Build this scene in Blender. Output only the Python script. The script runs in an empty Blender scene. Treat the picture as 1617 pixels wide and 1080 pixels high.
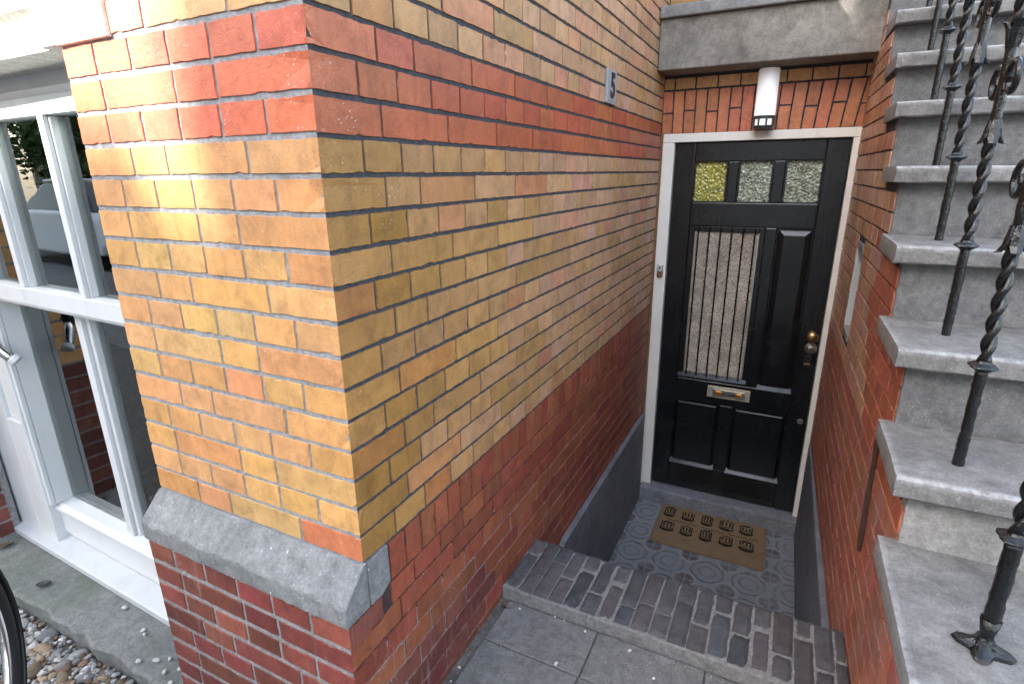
import bpy, math, random
from mathutils import Vector, Matrix
R = math.radians
rnd = random.Random(7)
col = bpy.context.scene.collection
scn = bpy.context.scene

# ------------------------------------------------------------------ camera, sky, sun, exposure
camd = bpy.data.cameras.new('camera')
cam = bpy.data.objects.new('camera', camd)
col.objects.link(cam)
right = Vector((0.89556, 0.44483, -0.00981)).normalized()
fwd = Vector((-0.42778, 0.85475, -0.29394)).normalized()
down = fwd.cross(right).normalized()
right = down.cross(fwd).normalized()
M = Matrix((right, -down, -fwd)).transposed().to_4x4()
M.translation = Vector((0.6752, -0.6788, -0.2456))
cam.matrix_world = M
camd.sensor_width = 36.0
camd.lens = 863.9 / 1617.0 * 36.0
camd.clip_start = 0.02
camd.clip_end = 500
scn.camera = cam

SUN = Vector((-0.36, -0.77, 0.50)).normalized()
world = bpy.data.worlds.new('World')
scn.world = world
world.use_nodes = True
wn = world.node_tree.nodes
sky = wn.new('ShaderNodeTexSky')
sky.sky_type = 'NISHITA'
sky.sun_disc = False
sky.sun_elevation = math.asin(SUN.z)
sky.sun_rotation = math.atan2(SUN.x, SUN.y)
sky.air_density = 1.2
sky.dust_density = 2.0
hs = wn.new('ShaderNodeHueSaturation')
hs.inputs['Saturation'].default_value = 0.62
world.node_tree.links.new(sky.outputs[0], hs.inputs['Color'])
world.node_tree.links.new(hs.outputs[0], wn['Background'].inputs[0])
wn['Background'].inputs[1].default_value = 0.15
sd = bpy.data.lights.new('sun', 'SUN')
sd.energy = 4.0
sd.angle = R(0.5)
sd.color = (1.0, 0.95, 0.88)
so = bpy.data.objects.new('sun', sd)
col.objects.link(so)
so.rotation_euler = SUN.to_track_quat('Z', 'Y').to_euler()
scn.view_settings.view_transform = 'Standard'
scn.view_settings.look = 'None'
scn.view_settings.gamma = 1.0
scn.view_settings.exposure = 2.72

# ------------------------------------------------------------------ helpers: objects
def tag(o, label=None, cat=None, group=None, kind=None):
    if label: o['label'] = label
    if cat: o['category'] = cat
    if group: o['group'] = group
    if kind: o['kind'] = kind
    return o

def empty(name, loc=(0, 0, 0), rz=0.0):
    o = bpy.data.objects.new(name, None)
    o.empty_display_size = 0.1
    o.location = loc
    o.rotation_euler = (0, 0, rz)
    col.objects.link(o)
    return o

class MB:
    """collects verts and faces for one mesh object"""
    def __init__(s):
        s.v = []; s.f = []; s.c = []; s.mi = []
    def add(s, verts, faces, color=(1, 1, 1, 1), mi=0):
        b = len(s.v)
        s.v += [tuple(v) for v in verts]
        s.f += [tuple(i + b for i in f) for f in faces]
        s.c += [color] * len(verts)
        s.mi += [mi] * len(faces)
    def box(s, x0, x1, y0, y1, z0, z1, color=(1, 1, 1, 1), xf=None, mi=0):
        vs = [(x, y, z) for z in (z0, z1) for y in (y0, y1) for x in (x0, x1)]
        if xf: vs = [xf(*p) for p in vs]
        s.add(vs, [(0, 2, 3, 1), (4, 5, 7, 6), (0, 1, 5, 4), (2, 6, 7, 3), (0, 4, 6, 2), (1, 3, 7, 5)], color, mi)
    def prism(s, prof, axis, a0, a1, color=(1, 1, 1, 1), mi=0):
        """prof: list of 2-D points; axis 0: (y,z) profile run along x, 1: (x,z) along y, 2: (x,y) along z"""
        n = len(prof)
        def P(p, a):
            return (a, p[0], p[1]) if axis == 0 else (p[0], a, p[1]) if axis == 1 else (p[0], p[1], a)
        vs = [P(p, a0) for p in prof] + [P(p, a1) for p in prof]
        fs = [tuple(range(n))[::-1], tuple(range(n, 2 * n))] + [(i, (i + 1) % n, n + (i + 1) % n, n + i) for i in range(n)]
        s.add(vs, fs, color, mi)
    def tube(s, pts, r, seg=10, color=(1, 1, 1, 1), closed=False, r2=None, mi=0):
        pts = [Vector(p) for p in pts]
        n = len(pts); vs = []; fs = []
        up0 = None
        for i, p in enumerate(pts):
            a = pts[(i - 1) % n] if (closed or i > 0) else p
            b = pts[(i + 1) % n] if (closed or i < n - 1) else p
            t = (b - a).normalized()
            if up0 is None:
                up0 = Vector((0, 0, 1)) if abs(t.z) < 0.9 else Vector((1, 0, 0))
            u = (up0 - t * up0.dot(t)).normalized()
            up0 = u
            w = t.cross(u)
            rr = r[i] if isinstance(r, (list, tuple)) else r
            for k in range(seg):
                an = 2 * math.pi * k / seg
                vs.append(p + u * math.cos(an) * rr + w * math.sin(an) * (rr if r2 is None else r2))
        m = n if closed else n - 1
        for i in range(m):
            j = (i + 1) % n
            for k in range(seg):
                l = (k + 1) % seg
                fs.append((i * seg + k, i * seg + l, j * seg + l, j * seg + k))
        if not closed:
            fs.append(tuple(range(seg))[::-1]); fs.append(tuple((n - 1) * seg + k for k in range(seg)))
        s.add(vs, fs, color, mi)
    def lathe(s, prof, cx, cy, cz, axis='z', seg=20, color=(1, 1, 1, 1), mi=0):
        """prof: list of (radius, height)"""
        vs = []; fs = []
        for r_, h in prof:
            for k in range(seg):
                a = 2 * math.pi * k / seg
                c_, s_ = math.cos(a) * r_, math.sin(a) * r_
                vs.append((cx + c_, cy + s_, cz + h) if axis == 'z' else (cx + c_, cy + h, cz + s_) if axis == 'y' else (cx + h, cy + c_, cz + s_))
        n = len(prof)
        for i in range(n - 1):
            for k in range(seg):
                l = (k + 1) % seg
                fs.append((i * seg + k, i * seg + l, (i + 1) * seg + l, (i + 1) * seg + k))
        fs.append(tuple(range(seg))[::-1]); fs.append(tuple((n - 1) * seg + k for k in range(seg)))
        s.add(vs, fs, color, mi)
    def build(s, name, mats, parent=None, bevel=0.0, smooth=False, bseg=2):
        me = bpy.data.meshes.new(name)
        me.from_pydata(s.v, [], s.f)
        at = me.color_attributes.new('Col', 'FLOAT_COLOR', 'POINT')
        flat = [x for c in s.c for x in (c if len(c) == 4 else (*c, 1.0))]
        at.data.foreach_set('color', flat)
        if not isinstance(mats, (list, tuple)): mats = [mats]
        for m in mats: me.materials.append(m)
        if len(mats) > 1: me.polygons.foreach_set('material_index', s.mi)
        if smooth:
            me.polygons.foreach_set('use_smooth', [True] * len(me.polygons))
        me.update()
        import bmesh
        bm = bmesh.new(); bm.from_mesh(me)
        bmesh.ops.recalc_face_normals(bm, faces=bm.faces)
        bm.to_mesh(me); bm.free()
        o = bpy.data.objects.new(name, me)
        col.objects.link(o)
        if bevel:
            b = o.modifiers.new('bevel', 'BEVEL')
            b.width = bevel; b.segments = bseg; b.limit_method = 'ANGLE'; b.angle_limit = R(35)
            b.harden_normals = False
        if parent: o.parent = parent
        return o

# ------------------------------------------------------------------ helpers: materials
class NT:
    def __init__(s, name):
        s.m = bpy.data.materials.new(name); s.m.use_nodes = True
        s.t = s.m.node_tree; s.n = s.t.nodes; s.b = s.n['Principled BSDF']; s.out = s.n['Material Output']
        s._co = None
    def co(s):
        if s._co is None:
            g = s.n.new('ShaderNodeNewGeometry'); s._co = g.outputs['Position']
        return s._co
    def obj(s):
        return s.n.new('ShaderNodeTexCoord').outputs['Object']
    def link(s, a, b): s.t.links.new(a, b)
    def scaled(s, v, src=None):
        mp = s.n.new('ShaderNodeMapping'); mp.inputs['Scale'].default_value = v
        s.link(src or s.co(), mp.inputs[0]); return mp.outputs[0]
    def noise(s, scale, detail=5, rough=0.55, src=None, dist=0.0):
        n = s.n.new('ShaderNodeTexNoise'); n.inputs['Scale'].default_value = scale
        n.inputs['Detail'].default_value = detail; n.inputs['Roughness'].default_value = rough
        n.inputs['Distortion'].default_value = dist
        s.link(src or s.co(), n.inputs['Vector']); return n.outputs[0]
    def voro(s, scale, feature='F1', src=None, out=0, rand=1.0):
        n = s.n.new('ShaderNodeTexVoronoi'); n.feature = feature; n.inputs['Scale'].default_value = scale
        n.inputs['Randomness'].default_value = rand
        s.link(src or s.co(), n.inputs['Vector']); return n.outputs[out]
    def ramp(s, src, stops):
        n = s.n.new('ShaderNodeValToRGB'); e = n.color_ramp.elements
        while len(e) < len(stops): e.new(0.5)
        for k, (p, c) in enumerate(stops):
            e[k].position = p
            e[k].color = (c, c, c, 1) if isinstance(c, (int, float)) else (*c, 1)
        s.link(src, n.inputs[0]); return n.outputs[0]
    def mix(s, fac, a, b, mode='MIX'):
        n = s.n.new('ShaderNodeMix'); n.data_type = 'RGBA'; n.blend_type = mode
        for v, i in ((fac, n.inputs[0]), (a, n.inputs[6]), (b, n.inputs[7])):
            if isinstance(v, (int, float)): i.default_value = v if i == n.inputs[0] else (v, v, v, 1)
            elif isinstance(v, tuple): i.default_value = (*v, 1) if len(v) == 3 else v
            else: s.link(v, i)
        return n.outputs[2]
    def math(s, op, a, b=0.0, c=None):
        n = s.n.new('ShaderNodeMath'); n.operation = op
        for k, v in enumerate((a, b, c)):
            if v is None: continue
            if isinstance(v, (int, float)): n.inputs[k].default_value = v
            else: s.link(v, n.inputs[k])
        return n.outputs[0]
    def attr(s, name='Col'):
        n = s.n.new('ShaderNodeAttribute'); n.attribute_name = name; return n
    def sep(s, src=None):
        n = s.n.new('ShaderNodeSeparateXYZ'); s.link(src or s.co(), n.inputs[0]); return n.outputs
    def bump(s, h, strength=0.3, dist=0.01, prev=None):
        n = s.n.new('ShaderNodeBump'); n.inputs['Strength'].default_value = strength
        n.inputs['Distance'].default_value = dist; s.link(h, n.inputs['Height'])
        if prev is not None: s.link(prev, n.inputs['Normal'])
        s.link(n.outputs[0], s.b.inputs['Normal']); return n.outputs[0]
    def set(s, color=None, rough=None, spec=None, metal=None):
        for v, k in ((color, 'Base Color'), (rough, 'Roughness'), (spec, 'Specular IOR Level'), (metal, 'Metallic')):
            if v is None: continue
            i = s.b.inputs[k]
            if isinstance(v, (int, float)): i.default_value = v
            elif isinstance(v, tuple): i.default_value = (*v, 1)
            else: s.link(v, i)
        return s

def simple(name, c, rough=0.5, spec=0.5, metal=0.0, var=0.12, scale=30, bump=0.05):
    t = NT(name)
    n = t.noise(scale, 6)
    cc = t.mix(n, tuple(x * (1 - var) for x in c), tuple(min(1, x * (1 + var)) for x in c))
    t.set(cc, rough, spec, metal)
    if bump: t.bump(t.noise(scale * 4, 4), bump, 0.004)
    return t.m

def brick_mat(name, streak=0.0, efflo=0.0, dirt=0.35, rough=0.42, spec=0.45, smear=0.0):
    t = NT(name)
    a = t.attr()
    base = a.outputs['Color']
    vm = t.n.new('ShaderNodeVectorMath'); vm.operation = 'MULTIPLY_ADD'
    t.link(a.outputs['Alpha'], vm.inputs[0]); vm.inputs[1].default_value = (37, 53, 41); t.link(t.co(), vm.inputs[2])
    own = vm.outputs[0]                              # every brick gets its own piece of the pattern
    n1 = t.noise(17, 9, 0.68, src=own, dist=0.5)
    v = t.ramp(n1, [(0.25, 0.60), (0.50, 1.0), (0.76, 1.26)])
    c = t.mix(1.0, base, v, 'MULTIPLY')
    # vertical wash marks across the glazed faces
    st = t.noise(1.0, 5, 0.6, src=t.scaled((70, 70, 7)))
    c = t.mix(t.ramp(st, [(0.5, 0.0), (0.8, 0.28 + streak)]), c, t.mix(1.0, c, (0.45, 0.36, 0.28), 'MULTIPLY'))
    # grime clouds
    bl = t.noise(9, 7, 0.7, src=own, dist=0.8)
    c = t.mix(t.ramp(bl, [(0.54, 0.0), (0.72, 0.75 * dirt + 0.1)]), c, t.mix(1.0, c, (0.58, 0.44, 0.30), 'MULTIPLY'))
    hl = t.noise(11, 6, 0.7, src=own)
    c = t.mix(t.ramp(hl, [(0.55, 0.0), (0.75, 0.30)]), c, t.mix(1.0, c, (1.25, 1.3, 1.45), 'MULTIPLY'))
    gr = t.noise(5.5, 6, 0.65, dist=0.6)
    c = t.mix(t.ramp(gr, [(0.52, 0.0), (0.76, dirt * 0.5)]), c, t.mix(1.0, c, (0.50, 0.42, 0.30), 'MULTIPLY'))
    # fine pits
    pit = t.noise(210, 3, 0.6)
    c = t.mix(t.ramp(pit, [(0.60, 0.0), (0.72, 0.7)]), c, t.mix(1.0, c, (0.3, 0.25, 0.2), 'MULTIPLY'))
    # white specks of lime
    sp = t.voro(95)
    spm = t.math('MULTIPLY', t.ramp(sp, [(0.10, 1.0), (0.16, 0.0)]), t.ramp(t.noise(9, 3), [(0.56, 0.0), (0.66, 1.0)]))
    c = t.mix(t.math('MULTIPLY', spm, 0.75), c, (0.62, 0.58, 0.53))
    s2 = t.math('MULTIPLY', t.ramp(t.voro(190), [(0.10, 1.0), (0.17, 0.0)]), t.ramp(t.noise(16, 4), [(0.5, 0.0), (0.62, 0.55)]))
    c = t.mix(s2, c, (0.60, 0.52, 0.42))
    if efflo:
        e1 = t.noise(1.0, 6, 0.7, src=t.scaled((75, 75, 5)), dist=0.4)
        e2 = t.noise(3.2, 4, 0.6)
        em = t.math('MULTIPLY', t.ramp(e1, [(0.56, 0.0), (0.74, 1.0)]), t.ramp(e2, [(0.42, 0.0), (0.62, efflo)]))
        c = t.mix(em, c, (0.42, 0.36, 0.35))
        e3 = t.noise(14, 8, 0.75)
        c = t.mix(t.ramp(e3, [(0.6, 0.0), (0.72, 0.45 * efflo)]), c, (0.05, 0.025, 0.02))
    if smear:
        s1 = t.noise(1.0, 7, 0.7, src=t.scaled((9, 9, 3.2)), dist=0.8)
        c = t.mix(t.ramp(s1, [(0.40, 0.0), (0.68, smear)]), c, (0.33, 0.20, 0.175))
    t.set(c, t.ramp(n1, [(0.2, rough + 0.14), (0.8, rough - 0.08)]), spec)
    b = t.bump(t.noise(55, 7, 0.68), 0.4, 0.004)
    t.bump(t.noise(240, 4, 0.7), 0.4, 0.002, b)
    return t.m

def mortar_mat(name):
    t = NT(name)
    a = t.attr()
    n = t.noise(90, 6, 0.7)
    c = t.mix(1.0, a.outputs['Color'], t.ramp(n, [(0.25, 0.55), (0.75, 1.4)]), 'MULTIPLY')
    c = t.mix(t.ramp(t.noise(22, 4), [(0.5, 0), (0.75, 0.5)]), c, t.mix(1.0, c, 0.5, 'MULTIPLY'))
    t.set(c, 0.9, 0.2)
    t.bump(t.noise(160, 5, 0.7), 0.6, 0.004)
    return t.m

def stone_mat(name, c, c2, scale=9, speck=(0.5, 0.5, 0.49), speck_amt=0.5, dark=0.4, rough=0.75, fleck=110, green=0.0, bumpk=0.35, worn=False, chips=False):
    t = NT(name)
    n = t.noise(scale, 8, 0.65, dist=0.4)
    cc = t.mix(t.ramp(n, [(0.3, 0), (0.7, 1)]), c, c2)
    f = t.noise(190, 4, 0.7)
    cc = t.mix(1.0, cc, t.ramp(f, [(0.28, 0.74), (0.72, 1.24)]), 'MULTIPLY')
    mo = t.noise(38, 6, 0.7)
    cc = t.mix(1.0, cc, t.ramp(mo, [(0.3, 0.72), (0.7, 1.26)]), 'MULTIPLY')
    d = t.noise(4.6, 8, 0.72, dist=0.7)
    cc = t.mix(t.ramp(d, [(0.5, 0.0), (0.72, dark)]), cc, tuple(x * 0.4 for x in c))
    if green:
        g = t.noise(2.4, 5, 0.6)
        cc = t.mix(t.ramp(g, [(0.48, 0.0), (0.66, green)]), cc, (0.075, 0.092, 0.06))
    if worn:
        w = t.math('MULTIPLY', t.sep(t.attr().outputs['Vector'])[0], t.ramp(t.noise(60, 6, 0.75), [(0.38, 0.15), (0.6, 1.0)]))
        cc = t.mix(t.math('MULTIPLY', w, 0.6), cc, (0.46, 0.455, 0.45))
    if chips:
        ch_ = t.voro(1.0, src=t.scaled((70, 34, 34)))
        cm = t.math('MULTIPLY', t.ramp(ch_, [(0.10, 1), (0.14, 0)]), t.ramp(t.noise(6, 3), [(0.50, 0), (0.62, 1)]))
        cc = t.mix(cm, cc, (0.78, 0.78, 0.77))
    s = t.voro(fleck)
    m = t.math('MULTIPLY', t.ramp(s, [(0.12, 1), (0.2, 0)]), t.ramp(t.noise(11, 3), [(0.5, 0), (0.64, speck_amt)]))
    cc = t.mix(m, cc, speck)
    t.set(cc, rough, 0.3)
    b = t.bump(t.noise(45, 8, 0.7), bumpk, 0.006)
    t.bump(f, 0.3, 0.002, b)
    return t.m

MT = {}
MT['brick'] = brick_mat('glazed_brick')
MT['brick_side'] = brick_mat('sheltered_brick', streak=0.1, dirt=0.5, rough=0.36, spec=0.5)
MT['brick_low'] = brick_mat('weathered_red_brick', streak=0.25, efflo=0.7, dirt=0.5, rough=0.5, smear=0.06)
MT['brick_low_front'] = brick_mat('weathered_plinth_brick', streak=0.1, efflo=0.3, dirt=0.6, rough=0.5)
MT['brick_smeared'] = brick_mat('smeared_red_brick', streak=0.35, efflo=0.95, dirt=0.55, rough=0.55, smear=0.6)
MT['mortar'] = mortar_mat('mortar')
MT['bluestone_tread'] = stone_mat('worn_bluestone', (0.142, 0.136, 0.130), (0.24, 0.231, 0.221), dark=0.5, rough=0.7, worn=True)
MT['bluestone'] = stone_mat('bluestone', (0.185, 0.182, 0.182), (0.285, 0.28, 0.275), dark=0.35, rough=0.7)
MT['bluestone_upper_riser'] = stone_mat('bluestone_upper_riser', (0.115, 0.112, 0.113), (0.19, 0.185, 0.183), scale=6, dark=0.45, rough=0.75, bumpk=0.5)  # darker stone tone used for the upper risers
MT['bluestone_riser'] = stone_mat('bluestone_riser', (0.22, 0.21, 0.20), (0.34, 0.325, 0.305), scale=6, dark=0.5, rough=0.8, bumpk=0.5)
MT['bluestone_dark'] = stone_mat('bluestone_dark', (0.17, 0.175, 0.19), (0.25, 0.255, 0.28), dark=0.3, rough=0.5)
MT['chamfer_stone'] = stone_mat('granite_band', (0.155, 0.157, 0.158), (0.24, 0.24, 0.238), scale=14, speck=(0.75, 0.75, 0.75), speck_amt=0.35, fleck=85, dark=0.4, chips=True, green=0.35, bumpk=0.8)
MT['lintel'] = stone_mat('lintel_stone', (0.17, 0.158, 0.14), (0.30, 0.276, 0.242), dark=0.6, scale=7, rough=0.85)
MT['white_stone'] = stone_mat('pale_limestone', (0.62, 0.60, 0.54), (0.72, 0.70, 0.64), dark=0.1, rough=0.8, speck_amt=0.1)
MT['ledge'] = stone_mat('weathered_ledge', (0.115, 0.118, 0.115), (0.19, 0.19, 0.185), scale=7, green=0.7, dark=0.4, rough=0.85)
MT['concrete'] = stone_mat('concrete_paver', (0.125, 0.124, 0.121), (0.185, 0.183, 0.178), scale=5, speck=(0.55, 0.55, 0.54), speck_amt=0.7, fleck=120, dark=0.3, rough=0.9)
MT['grit'] = stone_mat('grit', (0.075, 0.072, 0.066), (0.14, 0.13, 0.12), scale=40, speck_amt=0.8, fleck=160, rough=0.95)
MT['render'] = stone_mat('grey_render', (0.115, 0.12, 0.135), (0.20, 0.205, 0.225), scale=6, dark=0.45, rough=0.5, speck_amt=0.5, bumpk=0.2)

def step_brick_mat():
    t = NT('paving_brick')
    a = t.attr()
    n = t.noise(24, 8, 0.7)
    c = t.mix(1.0, a.outputs['Color'], t.ramp(n, [(0.25, 0.6), (0.75, 1.35)]), 'MULTIPLY')
    c = t.mix(t.ramp(t.noise(17, 8, 0.8), [(0.58, 0), (0.70, 0.55)]), c, (0.2, 0.19, 0.185))
    t.set(c, 0.75, 0.3)
    b = t.bump(t.noise(60, 8, 0.7), 0.5, 0.006)
    t.bump(t.noise(240, 4), 0.3, 0.002, b)
    return t.m
MT['paving_brick'] = step_brick_mat()

def paint(name, c, rough=0.3, dirt=(0.3, 0.28, 0.24), amt=0.25, spec=0.5):
    t = NT(name)
    n = t.noise(6, 7, 0.65)
    cc = t.mix(t.ramp(n, [(0.5, 0), (0.75, amt)]), c, tuple(x * y for x, y in zip(c, (0.75, 0.74, 0.7))))
    s = t.voro(110)
    m = t.math('MULTIPLY', t.ramp(s, [(0.10, 1), (0.15, 0)]), t.ramp(t.noise(10, 4), [(0.5, 0), (0.62, 0.75)]))
    cc = t.mix(m, cc, dirt)
    gm = t.noise(1.0, 7, 0.75, src=t.scaled((14, 14, 5)), dist=0.5)
    cc = t.mix(t.ramp(gm, [(0.55, 0), (0.75, 0.35)]), cc, dirt)
    t.set(cc, rough, spec)
    t.bump(t.noise(1.0, 5, 0.6, src=t.scaled((90, 90, 12))), 0.08, 0.004)
    return t.m
MT['white'] = paint('white_gloss_paint', (0.57, 0.58, 0.588))
MT['white_sill'] = paint('dirty_white_sill_paint', (0.47, 0.485, 0.50), amt=0.6)
MT['cream'] = paint('cream_door_frame_paint', (0.84, 0.81, 0.745), rough=0.4, amt=0.4)

def door_paint():
    t = NT('black_door_paint')
    n = t.noise(1.0, 6, 0.6, src=t.scaled((60, 60, 6)))
    c = t.mix(n, (0.0035, 0.0045, 0.0055), (0.009, 0.011, 0.013))
    sp = t.math('MULTIPLY', t.ramp(t.voro(70), [(0.07, 1), (0.11, 0)]), t.ramp(t.noise(10, 3), [(0.48, 0), (0.66, 0.6)]))
    c = t.mix(sp, c, (0.12, 0.13, 0.13))
    du = t.noise(5, 6, 0.7)
    c = t.mix(t.ramp(du, [(0.5, 0), (0.75, 0.35)]), c, (0.022, 0.024, 0.026))
    t.set(c, t.ramp(t.noise(9, 5), [(0.3, 0.16), (0.7, 0.32)]), 0.6)
    b = t.bump(n, 0.3, 0.003)
    t.bump(t.noise(14, 3), 0.1, 0.01, b)
    return t.m
MT['door'] = door_paint()

def glass_mat():
    t = NT('window_glass')
    t.n.remove(t.b)
    f = t.n.new('ShaderNodeFresnel'); f.inputs['IOR'].default_value = 1.6
    g = t.n.new('ShaderNodeBsdfGlossy'); g.inputs['Roughness'].default_value = 0.0
    g.inputs['Color'].default_value = (0.95, 0.98, 0.97, 1)
    tr = t.n.new('ShaderNodeBsdfTransparent'); tr.inputs['Color'].default_value = (0.86, 0.9, 0.89, 1)
    b = t.n.new('ShaderNodeBump'); b.inputs['Strength'].default_value = 0.03; b.inputs['Distance'].default_value = 0.006
    t.link(t.noise(7, 2), b.inputs['Height']); t.link(b.outputs[0], g.inputs['Normal']); 
    mx = t.n.new('ShaderNodeMixShader')
    k = t.math('MULTIPLY', f.outputs[0], 1.3)
    k = t.math('MINIMUM', k, 1.0)
    t.link(k, mx.inputs[0]); t.link(tr.outputs[0], mx.inputs[1]); t.link(g.outputs[0], mx.inputs[2])
    t.link(mx.outputs[0], t.out.inputs[0])
    return t.m
MT['glass'] = glass_mat()

def obscured(name, c1, c2, scale, bs=0.9):
    t = NT(name)
    v = t.voro(scale, 'SMOOTH_F1')
    n = t.noise(scale * 0.8, 3)
    big = t.noise(7, 3)
    c = t.mix(t.ramp(n, [(0.35, 0), (0.65, 1)]), c1, c2)
    c = t.mix(t.ramp(big, [(0.4, 0), (0.7, 0.5)]), c, tuple(x * 0.45 for x in c1))
    t.set(c, 0.12, 0.8)
    t.bump(v, bs, 0.01)
    return t.m
MT['obscured'] = obscured('hammered_glass', (0.13, 0.155, 0.11), (0.56, 0.64, 0.48), 95, 1.0)
MT['obscured_big'] = obscured('pebbled_glass', (0.34, 0.28, 0.22), (0.86, 0.76, 0.64), 210, 1.0)
MT['obscured_glow'] = obscured('hammered_glass_glow', (0.20, 0.23, 0.04), (0.62, 0.52, 0.10), 90, 1.0)  # yellow-green glow from behind the pane, put into its colour

def iron():
    t = NT('black_painted_iron')
    n = t.noise(70, 5, 0.7)
    c = t.mix(t.ramp(n, [(0.55, 0), (0.8, 1)]), (0.004, 0.005, 0.006), (0.016, 0.017, 0.018))
    t.set(c, t.ramp(t.noise(40, 3), [(0.3, 0.16), (0.7, 0.34)]), 0.6)
    b = t.bump(t.noise(130, 4, 0.7), 0.4, 0.004)
    t.bump(t.noise(45, 3), 0.3, 0.006, b)
    return t.m
MT['iron'] = iron()
MT['rust'] = simple('rusty_iron', (0.06, 0.032, 0.022), 0.9, 0.2, var=0.7, scale=90, bump=0.8)
MT['brass'] = simple('aged_brass', (0.42, 0.30, 0.14), 0.32, 0.5, 1.0, var=0.3, scale=60)
MT['steel'] = simple('dull_steel', (0.55, 0.54, 0.50), 0.35, 0.5, 1.0, var=0.2, scale=60)
MT['letter_plate'] = simple('satin_letter_plate', (0.62, 0.55, 0.42), 0.4, 0.5, 0.6, var=0.25, scale=50)
MT['brass_glint'] = simple('painted_brass_glint', (0.85, 0.36, 0.08), 0.3, 0.5, 0.8, var=0.2, scale=50)  # orange reflections in the brass letter plate, painted as a colour
MT['black'] = simple('black_plastic', (0.012, 0.012, 0.013), 0.4, 0.5, var=0.2)
MT['dark_grey'] = simple('dark_grey_plastic', (0.05, 0.052, 0.055), 0.35, 0.5, var=0.2)
MT['plaque'] = simple('enamel_plaque', (0.30, 0.30, 0.31), 0.3, 0.6, var=0.25, scale=40)
MT['enamel'] = simple('grey_white_enamel', (0.29, 0.29, 0.30), 0.3, 0.6, var=0.35, scale=35)
MT['plaque_ink'] = simple('enamel_ink', (0.02, 0.022, 0.03), 0.3, 0.6)
MT['wood'] = simple('dark_wood', (0.16, 0.10, 0.07), 0.45, 0.4, var=0.4, scale=20)
MT['room'] = simple('dim_room_plaster', (0.12, 0.12, 0.12), 0.9, 0.2)
MT['rubber'] = simple('tyre_rubber', (0.012, 0.012, 0.014), 0.6, 0.4, var=0.3, scale=60, bump=0.2)
MT['chrome'] = simple('chromed_steel', (0.7, 0.7, 0.7), 0.15, 0.5, 1.0, var=0.1)

def lamp_mat():
    t = NT('opal_glass')
    t.set((0.86, 0.87, 0.88), 0.25, 0.5)
    t.b.inputs['Emission Color'].default_value = (0.95, 0.97, 1.0, 1)
    z = t.sep()[2]
    # the bulb sits low in the shade
    g = t.ramp(t.math('MULTIPLY_ADD', z, -4.0, 0.95), [(0.0, 0.05), (0.85, 1.0)])
    t.link(t.math('MULTIPLY', g, 0.11), t.b.inputs['Emission Strength'])
    return t.m
MT['opal'] = lamp_mat()

def coir():
    t = NT('coir')
    n = t.noise(1.0, 5, 0.8, src=t.scaled((260, 260, 60)))
    c = t.mix(n, (0.20, 0.135, 0.078), (0.54, 0.37, 0.22))
    c = t.mix(t.ramp(t.noise(14, 4), [(0.5, 0), (0.75, 0.4)]), c, (0.20, 0.145, 0.09))
    t.set(c, 0.95, 0.1)
    t.bump(n, 1.0, 0.012)
    return t.m
MT['coir'] = coir()
def print_mat():
    t = NT('mat_print')
    n = t.noise(230, 3)
    c = t.mix(t.ramp(n, [(0.5, 0), (0.72, 0.75)]), (0.016, 0.014, 0.012), (0.20, 0.14, 0.085))
    t.set(c, 0.95, 0.1); t.bump(n, 1.0, 0.01)
    return t.m
MT['print'] = print_mat()

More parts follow.
